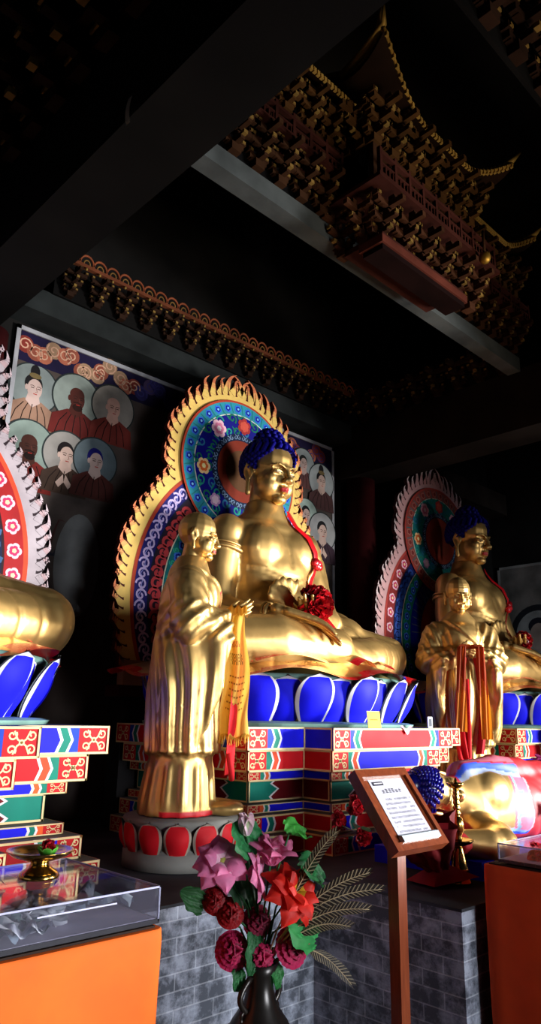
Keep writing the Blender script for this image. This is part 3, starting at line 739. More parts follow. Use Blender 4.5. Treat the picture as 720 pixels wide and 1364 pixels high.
    mb = MB(); mb.bx(-1.05, 1.05, -.04, .12, ZP-loc[2], -.02, DARK); mb.bx(-1.10, 1.10, -.05, .13, -.10, -.02, hx('3a1014')); mb.build('stand', root, 'matte')
    return root
common = dict(band1='scroll', l2=hx('1a1c30'), b2=hx('2a1624'), s2=hx('b83a3e'), b3=hx('176a6e'), b4=hx('20283c'), hfield=hx('0c0c7c'), hring=hx('2a8a9c'), hf=[hx('2f68d8'), hx('0c1a90'), hx('78c0f0')], disc=hx('7c2a18'), disc2=hx('5a3a20'), inner=False, oval=hx('3a2a1c'), foot=hx('b08468'))
YEL_FL = [hx('dcb763'), hx('d8965a'), hx('c8704a'), hx('4a1210')]
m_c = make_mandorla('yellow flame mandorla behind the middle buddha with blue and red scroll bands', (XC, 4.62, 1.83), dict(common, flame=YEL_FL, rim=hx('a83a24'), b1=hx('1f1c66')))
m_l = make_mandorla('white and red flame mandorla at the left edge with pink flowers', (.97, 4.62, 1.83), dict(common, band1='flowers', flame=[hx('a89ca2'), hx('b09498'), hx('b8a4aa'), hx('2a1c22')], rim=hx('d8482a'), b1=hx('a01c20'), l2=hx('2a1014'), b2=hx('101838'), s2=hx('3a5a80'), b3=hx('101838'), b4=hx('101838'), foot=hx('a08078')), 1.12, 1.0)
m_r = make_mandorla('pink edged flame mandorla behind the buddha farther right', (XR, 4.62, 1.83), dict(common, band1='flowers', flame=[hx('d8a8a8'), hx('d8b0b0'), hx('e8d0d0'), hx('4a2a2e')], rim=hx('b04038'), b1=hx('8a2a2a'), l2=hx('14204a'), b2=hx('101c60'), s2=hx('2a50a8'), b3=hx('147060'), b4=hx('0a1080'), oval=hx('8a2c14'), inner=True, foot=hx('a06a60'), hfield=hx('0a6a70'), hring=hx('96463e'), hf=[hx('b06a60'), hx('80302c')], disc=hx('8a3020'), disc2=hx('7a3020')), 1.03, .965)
#==PART3==
KM = .92; MK1 = (2.80*KM, 3.62*KM); MK2 = (5.93*KM, 3.62*KM); ZM = 1.6-(1.6-1.056)*KM   # feet of the monks
# ------------------------------------------------------------------ standing monks
def make_monk(name, label, loc, rz, old=False):
    root = thing(name, label, 'statue', loc, rz, 'standing gilded monks'); root.scale = (KM, KM, KM)
    S = Sculpt()
    S.loft([(.0, 0, .03, .25, .23), (.08, 0, .03, .25, .22), (.3, 0, .02, .22, .19), (.7, 0, 0, .2, .17)], 32)       # under-robe
    S.loft([(.34, 0, .01, .245, .215), (.40, 0, .01, .255, .22), (.7, 0, .01, .275, .215), (1.0, 0, .01, .28, .20), (1.22, 0, .015, .275, .185), (1.36, 0, .02, .235, .15), (1.45, 0, .02, .16, .125), (1.53, 0, .01, .085, .09)], 32)
    for k in (-1, 1):
        S.ell((k*.09, -.25, .035), (.055, .12, .038)); S.ell((k*.20, .01, 1.32), (.11, .12, .12))
        S.chain([(k*.23, .0, 1.30), (k*.29, -.03, 1.08), (k*.19, -.14, 1.07), (k*.07, -.215, 1.13)], [.115, .125, .10, .065])
        # hanging sleeve
        S.loft([(.36+.02*k, k*.235, .02, .05, .11), (.5, k*.245, .0, .065, .15), (.75, k*.25, -.045, .075, .185), (1.0, k*.235, -.095, .075, .20), (1.10, k*.21, -.11, .06, .16)], 24)
    S.ell((0, -.09, 1.26), (.19, .10, .16))
    def ridge(a): return np.clip(np.sin(a), -.55, 1)
    def fn(P, N):
        x, y, z = P.T; th = np.arctan2(x, -y+.0); d = np.zeros(len(P))
        up = np.clip((z-.30)/.08, 0, 1)*np.clip((1.10-z)/.12, 0, 1)
        # long diagonal folds falling from the forearms, wrapping round the back
        ph = np.abs(th)*7.5+(1.1-z)*3.2+.6*np.sin(z*6+np.abs(th)*2)
        d += .015*up*ridge(ph*1.7)
        d += .008*up*ridge(ph*4.1+1.3)*np.clip((1.0-z)/.3, 0, 1)*(np.abs(th) > .5)
        low = np.clip((.30-z)/.05, 0, 1)
        d += .009*low*ridge(th*16)*np.clip((z+.02)/.1, 0, 1)
        # chest: crossed collar edge and shoulder folds
        ch = np.clip((z-1.08)/.05, 0, 1)*np.clip((1.46-z)/.05, 0, 1)*(y < 0.02)
        e = x*.9+(z-1.30)*1.0
        d += ch*(.010*np.exp(-((e-.02)/.018)**2)-.008*np.exp(-((e+.02)/.02)**2))
        d += ch*.006*ridge((np.abs(x)*1.2-z*.5)*70)*(np.abs(x) > .12)
        d += .008*np.clip((z-1.1)/.05, 0, 1)*np.clip((1.42-z)/.05, 0, 1)*(y > .0)*ridge((z*.9+np.abs(x)*.7)*38)*.6
        sw = np.clip((z-.95)/.05, 0, 1)*np.clip((1.22-z)/.04, 0, 1)*(np.abs(x) > .12); d += sw*.010*ridge((z*1.0+y*.9)*62)
        d += .010*np.exp(-((z-.345)/.02)**2)*(np.abs(N[:, 2]) < .8)
        return d
    body = S.fuse(.0105, 5, fn, .45, 1)
    H = .315 if not old else .335; hr = rotx(.10 if not old else .16); hc = V3(0, -.005, 1.515)
    head = xf(head_piece(H, .0058, old, .9 if not old else .5, .2), hr, hc)
    hs = []
    for k in (-1, 1):
        if old: hs.append(xf(hand_piece(.17, (-k*.75, -.35, .18), (0, .7, -.7), (0, -.3, .9), .75, .04, .0055), None, (k*.055, -.25, 1.15+.02*k)))
        else: hs.append(xf(hand_piece(.18, (-k*.12, -.75, .40), (-k*.9, 0, .35), (-k*.1, .3, .95), .22, .07, .0055), None, (k*.045, -.245, 1.15)))
    def col(P):
        C = np.tile(np.array(GOLD), (len(P), 1)); x, y, z = P.T
        C[(z < .035) & (y < .10) & (np.abs(x) > .0) & ~((y < -.19) & (np.abs(x) < .16))] = RED
        if not old: C[(z > 1.12) & (z < 1.47) & (y < -.04) & (y > -.19) & (x < .085-.9*(1.47-z)*.25) & (x > .03-.9*(1.47-z)*.25) & (z > 1.2)] = hx('a01820')
        if not old: C[lips_mask(P, H, hc, hr)] = hx('a03020')
        Q = ((P-hc) @ hr)/H
        for k in (-1, 1): C[(np.abs(Q[:, 0]-k*.135) < .06) & (np.abs(Q[:, 2]-.446) < .012) & (Q[:, 1] < -.3)] = hx('2a1a10', .3)
        return C
    body_mesh('body', [body, head]+hs, col, 'gilt', root)
    # red lining turned out along the front fall of the robe
    mb = MB()
    def lining(k, w, z0):
        def f(u, v): return (k*(.055+.075*sin(pi*v)*.6)+(u-.5)*w*(.6+.4*v), -.30+.05*v-.03*sin(pi*u)+.02*v*sin(u*9), 1.08-(1.08-z0)*v-.03*(u-.5)**2*v)
        return f
    mb.grid(lining(-1, .10, .22), 8, 14, RED); mb.grid(lining(1, .08, .28), 8, 14, hx('a01820'))
    m0 = len(mb.v); mb.tube([(-.13, -.27, .34), (-.12, -.29, .24), (-.08, -.29, .20), (-.04, -.28, .25), (-.03, -.28, .5), (-.03, -.29, .9)], [.018]*6, hx('d02028'), 8)
    mb.build('red_lining', root, 'cloth')
    return root
ZB0 = ZM-.2065*KM-ZP
def make_round_lotus(label, loc, rz=0):
    root = thing('round_lotus_base', label, 'lotus base', loc, rz, 'red lotus bases under the monks'); loc = None; root.location.z = ZP+ZB0; root.scale = (1, 1, KM)
    mb = MB(); mb.lathe([(.30, -ZB0), (.30, .02), (.285, .03), (.27, .05), (.285, .14), (.31, .185), (.30, .20), (.0, .2065)], hx('77756f'), 40); mb.build('plinth', root, 'matte')
    n = 13
    for k in range(n):
        a = 2*pi*(k+.3)/n; o = V3(cos(a), sin(a), 0)
        mb = MB(); petal_grid(mb, o*.282+V3(0, 0, .022), o, V3(-o[1], o[0], 0), .070, .165, .035, .05, hx('b4121c'), hx('8d7f72'), bulge=.03, back=hx('55504a'))
        mb.build('petal', root, 'paint')
    return root
make_round_lotus('red petalled round lotus base behind the flowers, under the profile monk', (*MK1, ZP))
make_round_lotus('red petalled round lotus base hidden low, under the monk with orange scarves', (*MK2, ZP))
monk_a = make_monk('standing_monk_statue', 'gilded standing monk in profile holding a yellow scarf, beside the middle buddha', (*MK1, ZM), radians(47))
monk_b = make_monk('standing_monk_statue', 'gilded old monk facing front with orange scarves over his clasped hands', (*MK2, ZM), radians(-44), True)
def scarf_sheet(f, mb, cols, nu=12, nv=40): mb.grid(f, nu, nv, cols)
# yellow ceremonial scarf hanging from the hands, printed, fringed
root = thing('ceremonial_scarf', 'printed yellow scarf with fringed end hanging from the profile monk hands', 'scarf', (*MK1, ZM), radians(47)); root.scale = (KM, KM, KM)
mb = MB()
def sc_f(s_):
    def f(u, v):
        w = .125+.05*v; y = -.285-.02*v+(.5-u)*w+.012*sin(v*9)
        x = -.105-.012*sin(u*11+v*5)-.03*sin(pi*min(1, v*1.2))+.012*s_
        return (x+(.09*max(0, .08-v)/.08), y, 1.20-.76*v+.012*sin(u*9)*v+(.02*sin(pi*u) if v < .05 else 0))
    return f
prnt = lambda u, v: (hx('b5562a') if (abs(u-.5) < .2 and abs(v-.30) < .022 and (int(u*30)+int(v*120)) % 2 == 0) else hx('8c7a30') if (abs(u-.5) < .24 and abs(v-.42) < .045 and (int(u*24)+int(v*70)) % 2 == 0) else hx('9a6a2a') if (.2 < u < .8 and .55 < v < .82 and int(v*60) % 3 == 0 and int(u*30+v*77) % 3) else hx('f2c858'))
mb.grid(sc_f(0), 30, 80, prnt); mb.build('cloth', root, 'silk')
mb = MB()
for i in range(34):
    u = i/33; p = V3(*sc_f(0)(u, 1)); mb.tube([p, p+V3(.01*sin(i*3), .005*cos(i*5), -.045-.012*sin(i*7))], [.0035, .0022], hx('ecc050'), 5)
o = mb.build('fringe', root, 'silk'); o['kind'] = 'stuff'
# loops gathered over the hands
mb = MB()
mb.grid(lambda u, v: (-.105+.14*v-.02*sin(pi*v), -.30+(.5-u)*.11, 1.155+.055*sin(pi*v)+.010*sin(u*16)), 14, 10, hx('d89a34')); mb.build('gathered_end', root, 'silk')
for i, (x0, c0, c1, zb, lab) in enumerate(((-.085, hx('9c3a12'), hx('c8761c'), .46, 'orange scarf hanging on the left from the old monk hands'), (.075, hx('a8400f'), hx('d8861c'), .40, 'brighter orange scarf hanging on the right from the old monk hands'))):
    root = thing('ceremonial_scarf', lab, 'scarf', (*MK2, ZM), radians(-44), 'orange scarves of the old monk'); root.scale = (KM, KM, KM)
    mb = MB()
    def f(u, v): return (x0+(u-.5)*(.075+.02*v)+(x0*.35)*v, -.375+.012*sin(u*12+v*5+i)+.03*v, 1.17-(1.17-zb)*v)
    mb.grid(f, 16, 40, lambda u, v: c0 if v < .45+.1*sin(u*9) else c1); mb.build('cloth', root, 'silk')
    mb = MB(); mb.grid(lambda u, v: (x0*(1-.8*v)+(u-.5)*.07, -.335-.05*sin(pi*(.2+.7*v)), 1.10+.09*sin(pi*(.2+.6*v))), 10, 8, hx('a03c14')); mb.build('gathered_end', root, 'silk')

# ------------------------------------------------------------------ reclining buddha on the brick block
RB = (3.42, 2.36, ZP+.03)
def make_reclining():
    root = thing('reclining_buddha_statue', 'reclining buddha in red robe with gold chest and blue curled hair', 'statue', RB)
    S = Sculpt(); cz = .27
    S.loft([(.18, .0, .34, .075, .085), (.27, 0, .32, .09, .11), (.36, .0, cz, .15, .19), (.50, .0, cz, .18, .215), (.70, 0, cz-.01, .175, .20), (.9, 0, cz-.03, .175, .19), (1.15, .0, cz-.03, .185, .20), (1.6, 0, cz-.07, .15, .165), (2.05, 0, cz-.11, .10, .12), (2.25, 0, cz-.12, .09, .11)], 30, 'x')
    S.ell((.52, -.10, .33), (.16, .10, .12)); S.ell((.82, -.09, .22), (.16, .10, .13))
    S.chain([(.38, .0, .42), (.75, .02, .44), (1.25, -.03, .40), (1.55, -.08, .36)], [.085, .09, .075, .06])     # upper arm along the flank
    S.chain([(.36, -.08, .14), (.36, -.20, .11), (.30, -.27, .10)], [.12, .11, .095])                            # lower arm sleeve
    S.chain([(.34, -.22, .10), (.18, -.26, .11), (.02, -.18, .14)], [.105, .085, .055])
    S.ell((2.3, -.05, .12), (.06, .16, .09))
    def fn(P, N):
        x, y, z = P.T; ph = np.arctan2(z-.26, -y); m = np.clip((x-.92)/.1, 0, 1)
        d = .010*m*np.clip(np.sin(x*26+ph*5), -.4, 1)
        d += .009*np.clip((x-.4)/.1, 0, 1)*(ph > 1.35)*np.sin(z*60+x*9)*.5
        return d
    body = S.fuse(.0125, 5, fn)
    H = .30; hr = rotz(0) @ roty(radians(-82)) ; hr = rotx(0) @ np.array(hr)
    R = roty(radians(-78)); hc = V3(.22, -.02, .33)
    head = xf(head_piece(H, .0065, False, 1.0, .1), R, hc)
    hand = xf(hand_piece(.2, (-.9, .1, .35), (0, .3, .9), (0, .8, .4), .25, .08, .0065), None, (.02, -.17, .14))
    tb = np.array(GOLD)
    def col(P):
        x, y, z = P.T; C = np.tile(np.array(hx('a8141e')), (len(P), 1)); ph = np.degrees(np.arctan2(z-.26, -y))
        trim = 62-14*(x-.4); low = -36+ -18*(x-.45)
        g = (x < .70-.05*np.cos(np.radians(ph*2))) & (ph < trim) & (ph > low)
        C[g & (x > .2)] = tb
        t = (x > .28) & (x < .90)
        C[t & (np.abs(ph-trim-5) < 5)] = hx('8c98b4'); C[t & (np.abs(ph-trim-14) < 4.5)] = hx('2a4fd0'); C[t & (np.abs(ph-trim-26) < 5)] = hx('b05a6c')
        C[t & (np.abs(ph-low+4) < 4.5)] = hx('7c9cc8'); C[t & (np.abs(ph-low+11) < 3.5)] = hx('2a4fd0')
        bx0 = .70-.05*np.cos(np.radians(ph*2)); b = (ph < trim) & (ph > low-2)
        C[b & (x >= bx0) & (x < bx0+.03)] = hx('b04a5a'); C[b & (x >= bx0+.03) & (x < bx0+.06)] = hx('7898a8'); C[b & (x >= bx0+.06) & (x < bx0+.19)] = hx('b4647e'); C[b & (x >= bx0+.19) & (x < bx0+.215)] = hx('b09aa8')
        lf = b & (x >= bx0+.055) & (x < bx0+.13) & (np.sin(ph*.32) > .5) & (ph < 35) & (ph > -25); C[lf] = hx('58a8b0')
        C[(x < .22)] = tb
        arm = (y < -.16) & (z < .17) & (x < .40)
        C[arm] = tb; C[arm & (x > .345)] = hx('9cc0e8')
        ed = arm & (z < .035); C[ed] = hx('9fb4bc')
        lm = lips_mask(P, H, hc, R); C[lm] = hx('b02020')
        return C
    body_mesh('body', [body, head, hand], col, 'gilt', root)
    mb = MB(); R3 = Matrix(R.tolist()); hp = lambda x, y, z: np.array(R3 @ Vector((x*H, y*H, z*H)))+hc
    mb.ball(hp(0, .07, .68), (.39*H, .40*H, .365*H), NAVY, 20, 12); keep = MB(); mb.ball(hp(0, .1, 1.02), (.17*H, .19*H, .19*H), NAVY, 12, 8)
    for i in range(20):
        ph_ = i/19*pi*.66; nc = max(1, int(23*sin(ph_)+1))
        for k in range(nc):
            q = 2*pi*(k+.5*(i % 2))/nc; mb.ball(hp(.365*sin(ph_)*cos(q), .05+.42*sin(ph_)*sin(q), .64+.395*cos(ph_)), .040*H, HAIR, 7, 4)
    for f, c in zip(mb.f, mb.c):
        q = sum((np.array(mb.v[k]) for k in f), V3(0, 0, 0))/len(f); q = (R.T @ (q-hc))/H
        lim = .74 if q[1] < -.12 else (.5 if q[1] < .04 else .14)
        if q[2] > lim: keep.f.append(f); keep.c.append(c); keep.sm.append(True)
    keep.v = mb.v; keep.build('hair', root, 'gloss')
    return root
make_reclining()
root = thing('bed_plinth', 'low blue and red painted bed under the reclining buddha', 'plinth', (RB[0]+1.15, RB[1]+.02, ZP))
mb = MB(); mb.prism([(-1.12, -.33), (1.35, -.33), (1.35, .33), (-1.12, .33)], 0, .085, BLUE); mb.build('slab', root, 'paint')
mb = MB(); S = Sculpt(); S.ell((-1.13, -.02, .16), (.16, .27, .095)); S.ell((-1.0, -.04, .13), (.15, .24, .07))
pz = S.fuse(.012, 4); body_mesh('pillow', [pz], lambda P: np.tile(np.array(hx('a81820')), (len(P), 1)), 'cloth', root)
#==PART4==
# ------------------------------------------------------------------ setting
def sbox(name, b, mat, col=DARK):
    mb = MB(); mb.bx(*b, col); return struct(mb.build(name, None, mat))
sbox('floor', (-3, 9.7, -3.5, 5.5, -.06, 0), 'floor')
sbox('wall_back', (-3, 9.7, 5.19, 5.5, 0, 7), 'wall')
sbox('wall_right', (9.5, 9.7, -3.5, 5.5, 0, 7), 'wall')
sbox('ceiling', (-3, 9.7, -3.5, 5.5, 7.0, 7.1), 'soot')
sbox('brick_platform', (-3, 9.5, 2.66, 5.19, 0, ZP-.012), 'brick'); sbox('brick_altar_block', (2.9, 6.4, 1.83, 2.66, 0, ZP-.012), 'brick')
mb = MB(); mb.prism([(-3, 2.655), (2.895, 2.655), (2.895, 1.825), (6.4, 1.825), (6.4, 2.655), (9.5, 2.655), (9.5, 5.19), (-3, 5.19)], ZP-.012, ZP, STONE)
struct(mb.build('platform_paving', None, 'platform_top'))
for i, (x, y, h) in enumerate(((1.80, 4.98, 4.35), (6.22, 4.98, 4.3))):
    mb = MB(); mb.lathe([(.17, 0), (.175, h*.5), (.16, h)], hx('3a1012'), 24); o = struct(mb.build('column', None, 'dark')); o.location = (x, y, ZP); o.scale.z = (h-ZP)/h
sbox('trim_1', (1.42, 1.82, -1.5, 5.19, 4.33, 4.95), 'soot', hx('0d0b0a'))
sbox('trim_2', (6.0, 6.42, -1.5, 5.19, 4.24, 4.84), 'dark', hx('1f1a17'))
sbox('trim_3', (1.82, 6.0, 2.85, 2.98, 4.81, 4.95), 'dark', hx('4c5050'))
sbox('trim_4', (1.82, 6.0, 4.93, 5.19, 4.66, 4.86), 'dark', hx('262929'))
sbox('trim_5', (6.42, 9.5, 4.9, 5.19, 4.5, 4.8), 'dark', hx('2c2622'))

# ------------------------------------------------------------------ wall paintings
def face(pn, c, s_, skin, hairc, beard=None, look=1, bun=False, bald=False):
    x, y = c
    if hairc: pn.disc((x-.05*s_*look, y+.22*s_), .52*s_, hairc, 3, 20, .58*s_)
    if bun: pn.disc((x-.03*s_, y+.95*s_), .28*s_, hairc, 3, 16, .42*s_); pn.disc((x, y+.72*s_), .36*s_, hx('6a5a3a'), 3.4, 14, .16*s_)
    pn.disc((x+.04*s_*look, y-.05*s_), .43*s_, skin, 4, 24, .58*s_)
    if bald: pn.disc((x, y+.22*s_), .44*s_, skin, 4.1, 20, .42*s_)
    pn.disc((x-.44*s_*look, y-.05*s_), .09*s_, skin, 4.2, 10, .17*s_)
    ink = hx('2a1a16')
    for k in (-.16, .22):
        pn.stroke([(x+(k-.13+.06)*s_*look, y+.10*s_), (x+(k+.06)*s_*look, y+.14*s_), (x+(k+.19)*s_*look, y+.09*s_)], .035*s_, ink, 5)
        pn.stroke([(x+(k-.09+.06)*s_*look, y-.0*s_), (x+(k+.16)*s_*look, y+.0*s_)], .045*s_, ink, 5)
    pn.stroke([(x+.12*s_*look, y+.04*s_), (x+.20*s_*look, y-.20*s_), (x+.08*s_*look, y-.22*s_)], .03*s_, hx('6a3a30'), 5)
    pn.stroke([(x-.02*s_*look, y-.34*s_), (x+.20*s_*look, y-.34*s_)], .05*s_, hx('9a2a24'), 5)
    if beard:
        pn.disc((x+.08*s_*look, y-.50*s_), .30*s_, beard, 4.6, 16, .22*s_)
        pn.stroke([(x-.2*s_, y-.25*s_), (x+.08*s_*look, y-.2*s_), (x+.32*s_, y-.27*s_)], .07*s_, beard, 5.2)
def painted(root, org, items):
    for i, (cx, cz, r, halo, skin, hairc, robe, kw) in enumerate(items):
        mb = MB(); pn = Panel(mb, (org[0], org[1]-.0024*i, org[2]), (1, 0, 0), (0, 0, 1), (0, -1, 0)); pn.h = .0004
        pn.disc((cx, cz), r*1.06, hx('2a3030'), 1, 40); pn.disc((cx, cz), r, halo, 1.5, 40)
        s_ = r*.72
        pn.poly([(cx-1.5*s_, cz-2.3*s_), (cx-1.35*s_, cz-1.2*s_), (cx-.5*s_, cz-.72*s_), (cx+.5*s_, cz-.72*s_), (cx+1.3*s_, cz-1.15*s_), (cx+1.45*s_, cz-2.3*s_)], robe, 2.2)
        pn.poly([(cx-.32*s_, cz-.40*s_), (cx+.32*s_, cz-.40*s_), (cx+.42*s_, cz-.80*s_), (cx, cz-1.15*s_), (cx-.42*s_, cz-.80*s_)], skin, 2.6)
        for k in range(5): pn.stroke([(cx+(-1.1+.5*k)*s_, cz-2.2*s_), (cx+(-.9+.42*k)*s_, cz-1.5*s_), (cx+(-.5+.25*k)*s_, cz-.95*s_)], .05*s_, hx('1a0e0c'), 2.8)
        if kw.pop('hands', False):
            for m_ in (-1, 1): pn.poly([(cx+m_*.08*s_, cz-1.15*s_), (cx+m_*.5*s_, cz-1.7*s_), (cx+m_*.3*s_, cz-1.95*s_), (cx, cz-1.6*s_)], skin, 3)
        face(pn, (cx, cz+.0*s_), s_, skin, hairc, **kw)
        mb.build('painted_figure', root, 'mural')
X0, X1, Z0, Z1 = 2.10, 5.96, ZP, 4.62
root = thing('wall_painting', 'large framed wall painting of haloed disciples behind the middle buddha', 'painting', (X0, 5.165, 0))
mb = MB(); mb.bx(0, X1-X0, 0, .02, Z0, Z1, hx('4a403c')); mb.build('panel', root, 'mural')
mb = MB()
for b in ((0, X1-X0, Z1-.035, Z1), (0, .035, Z0, Z1), (X1-X0-.035, X1-X0, Z0, Z1)): mb.bx(b[0], b[1], -.008, .0, b[2], b[3], hx('a09fa4'))
mb.build('border', root, 'mural')
og = (0, -.001, 0); dx = -X0
SK1, SK2, SK3 = hx('b39a92'), hx('4a221c'), hx('bca094')
painted(root, og, [
    (2.30+dx, 4.12, .205, hx('78807e'), SK1, hx('1c1a1c'), hx('8a6a58'), dict(bun=True)),
    (2.68+dx, 4.15, .215, hx('868f88'), SK2, None, hx('5c1f1c'), dict(bald=True, beard=hx('2a1410'))),
    (3.03+dx, 4.18, .205, hx('8a827a'), hx('c89a8a'), None, hx('6a2a24'), dict(bald=True)),
    (2.31+dx, 3.62, .215, hx('7c8a82'), hx('43251e'), None, hx('6a201c'), dict(bald=True, beard=hx('1c100e'))),
    (2.63+dx, 3.63, .20, hx('88837e'), SK3, hx('1a1416'), hx('3c2c24'), dict(hands=True)),
    (2.90+dx, 3.65, .20, hx('5a666c'), SK1, hx('181660'), hx('4a2420'), dict()),
    (5.44+dx, 4.30, .17, hx('8a9090'), SK1, hx('222'*2), hx('5a3a38'), dict()),
    (5.73+dx, 4.16, .20, hx('959a9a'), SK3, hx('1c1a1c'), hx('4a3030'), dict(bun=True)),
    (5.48+dx, 3.72, .18, hx('93a49c'), SK1, hx('1a1a1c'), hx('6a2a28'), dict()),
    (5.74+dx, 3.58, .21, hx('989898'), SK3, hx('1a1a1c'), hx('3a2a34'), dict(hands=True))])
mb = MB(); pn = Panel(mb, og, (1, 0, 0), (0, 0, 1), (0, -1, 0)); rnd = random.Random(3)
pn.rect(.04, X1-X0-.04, 4.32, 4.58, hx('1c1634'), .6)
for k in range(46):
    x = .10+3.6*k/46+rnd.uniform(-.03, .03); z = 4.46-.05*sin(k*1.1)+rnd.uniform(-.04, .05); c = rnd.choice([hx('8a4a3a'), hx('a8604a'), hx('7a3028'), hx('9a7a60')] if (k < 14 or k > 38) else [hx('26207a'), hx('2e2a5a'), hx('4a3a5a')])
    pn.disc((x, z), .075, c, .8+.004*k, 16); pn.spiral((x, z), .065, rnd.uniform(0, 6), hx('c89a80') if k < 14 else hx('3a3470'), .012, 1.1, 1.4)
for k in range(40):
    x, z = rnd.uniform(.1, 3.7), rnd.uniform(2.2, 3.2); a = rnd.uniform(0, 6); c = rnd.choice([hx('4a2a28'), hx('3a3434'), hx('5a4a40'), hx('2a2a34')])
    pn.stroke([(x+.12*t*cos(a), z+.18*t+.05*sin(5*t+a)) for t in np.linspace(-1, 1, 9)], .035, c, .7, True)
pn.disc((.72, 2.75), .20, hx('6a6a6a'), .9, 30, .42)
mb.build('painted_clouds', root, 'mural')
def dim_painting(label, loc, rz, L, z0, z1, figs):
    root = thing('wall_painting', label, 'painting', loc, rz)
    mb = MB(); mb.bx(0, L, 0, .02, z0, z1, hx('6a6764')); mb.build('panel', root, 'mural')
    mb = MB(); mb.bx(0, L, -.008, 0, z1-.035, z1, hx('8a8a88')); mb.bx(0, .03, -.008, 0, z0, z1, hx('8a8a88')); mb.build('border', root, 'mural')
    for cx, cz, r in figs:
        mb = MB(); pn = Panel(mb, og, (1, 0, 0), (0, 0, 1), (0, -1, 0))
        pn.disc((cx, cz), r*1.25, hx('1c1e24'), 1, 36); pn.disc((cx, cz), r, hx('7c7e7e'), 1.5, 36)
        pn.poly([(cx-r*1.5, cz-r*3), (cx-r*1.3, cz-r*1.4), (cx-r*.4, cz-r*.75), (cx+r*.4, cz-r*.75), (cx+r*1.3, cz-r*1.4), (cx+r*1.5, cz-r*3)], hx('6a605c'), 2); pn.disc((cx, cz-.1*r), r*.42, hx('8a7a72'), 3, 20, r*.58)
        pn.disc((cx, cz+r*.35), r*.44, hx('1a1a24'), 2.6, 20, r*.36)
        mb.build('painted_figure', root, 'mural')
    return root
dim_painting('dim wall painting behind the pink edged mandorla', (6.55, 5.165, 0), 0, 2.9, ZP, 3.52, [(.5, 2.9, .28), (1.3, 3.0, .25), (2.1, 2.9, .25)])
dim_painting('dim end wall painting with a dark haloed figure at the right edge', (9.475, 5.1, 0), radians(-90), 3.6, ZP, 3.74, [(.55, 2.75, .33), (1.6, 2.9, .3), (2.6, 2.8, .3)])

# ------------------------------------------------------------------ carved roof timbers
def bracket_mesh(mb, o, s_, gold=DGOLD, col=hx('2c1c14'), ax=0):
    """stacked corbel set facing -y (ax=0) or -x (ax=1)"""
    def B(cx, cy, cz, dx_, dy_, dz_, c):
        if ax: cx, cy, dx_, dy_ = cy, -cx, dy_, dx_
        mb.box((o[0]+cx*s_, o[1]+cy*s_, o[2]+cz*s_), (dx_*s_, dy_*s_, dz_*s_), c)
    B(0, 0, .08, .22, .22, .16, col)
    for lv in range(3):
        z = .22+lv*.24; yy = -.14*lv; w = .42+.16*lv
        B(0, yy, z, w, .10, .11, col); B(0, yy-.10, z, .10, .34+.1*lv, .11, col); B(0, yy-.30, z+.04, .09, .10, .07, gold)
        for k in (-1, 1):
            B(k*w*.46, yy, z+.10, .12, .13, .10, col); B(k*w*.46, yy-.075, z+.10, .07, .02, .05, gold); B(k*w*.30, yy, z-.05, .10, .09, .05, col)
        B(0, yy-.12, z+.10, .12, .13, .10, col)
def frieze(label, p0, p1, n, s_, ax=0, crest=True, col=hx('2c1c14')):
    p0, p1 = np.array(p0, float), np.array(p1, float)
    root = thing('bracket_frieze', label, 'roof brackets', tuple(p0), 0)
    d = p1-p0; L = np.linalg.norm(d); u = d/L
    for k in range(n):
        mb = MB(); bracket_mesh(mb, u*L*(k+.5)/n, s_, col=col, ax=ax); mb.build('bracket', root, 'dark')
    mb = MB(); nrm = V3(0, -1, 0) if not ax else V3(-1, 0, 0)
    c = u*L/2+nrm*(-.04)+V3(0, 0, s_*.45); dm = np.abs(u)*L+np.abs(nrm)*.03+V3(0, 0, s_*.95); mb.box(c, dm, BLACK)
    mb.build('back_board', root, 'soot')
    mb = MB()
    if crest:
        c = u*L/2+nrm*(s_*.42)+V3(0, 0, s_*.95); mb.box(c, np.abs(u)*L+np.abs(nrm)*.04+V3(0, 0, .03), hx('6a3a26'))
        m_ = n*2
        for k in range(m_):
            cc = u*L*(k+.5)/m_+nrm*(s_*.42+.02)+V3(0, 0, s_*.95+.015); r = L/m_*.5
            mb.tube([cc+u*r*cos(a)+V3(0, 0, r*1.25*sin(a)) for a in np.linspace(0, pi, 9)], .010, hx('8a4a30'), 5)
            mb.tube([cc+u*r*.45*cos(a)+V3(0, 0, r*.6*sin(a)) for a in np.linspace(0, pi, 7)], .007, hx('7a5a30'), 5)
            mb.ball(cc+V3(0, 0, -.045), .014, DGOLD, 6, 4)
        mb.build('crest_board', root, 'dark')
    return root
frieze('carved bracket cornice with scalloped red crest above the wall painting', (2.25, 4.88, 4.86), (5.95, 4.88, 4.86), 15, .27)
frieze('dark bracket frieze in the upper left corner above the big beam', (1.42, 1.2, 4.95), (1.42, 4.8, 4.95), 13, .62, 1, False)
frieze('dark bracket frieze in the top right corner of the roof', (2.6, 1.5, 5.5), (6.0, 1.5, 5.5), 10, .5, 0, False)
frieze('dim bracket row along the side beam above the farther mandorla', (6.0, 2.9, 4.84), (6.0, 4.85, 4.84), 8, .34, 1, False)
BRN = hx('3a2416'); RBR = hx('3c1d17')
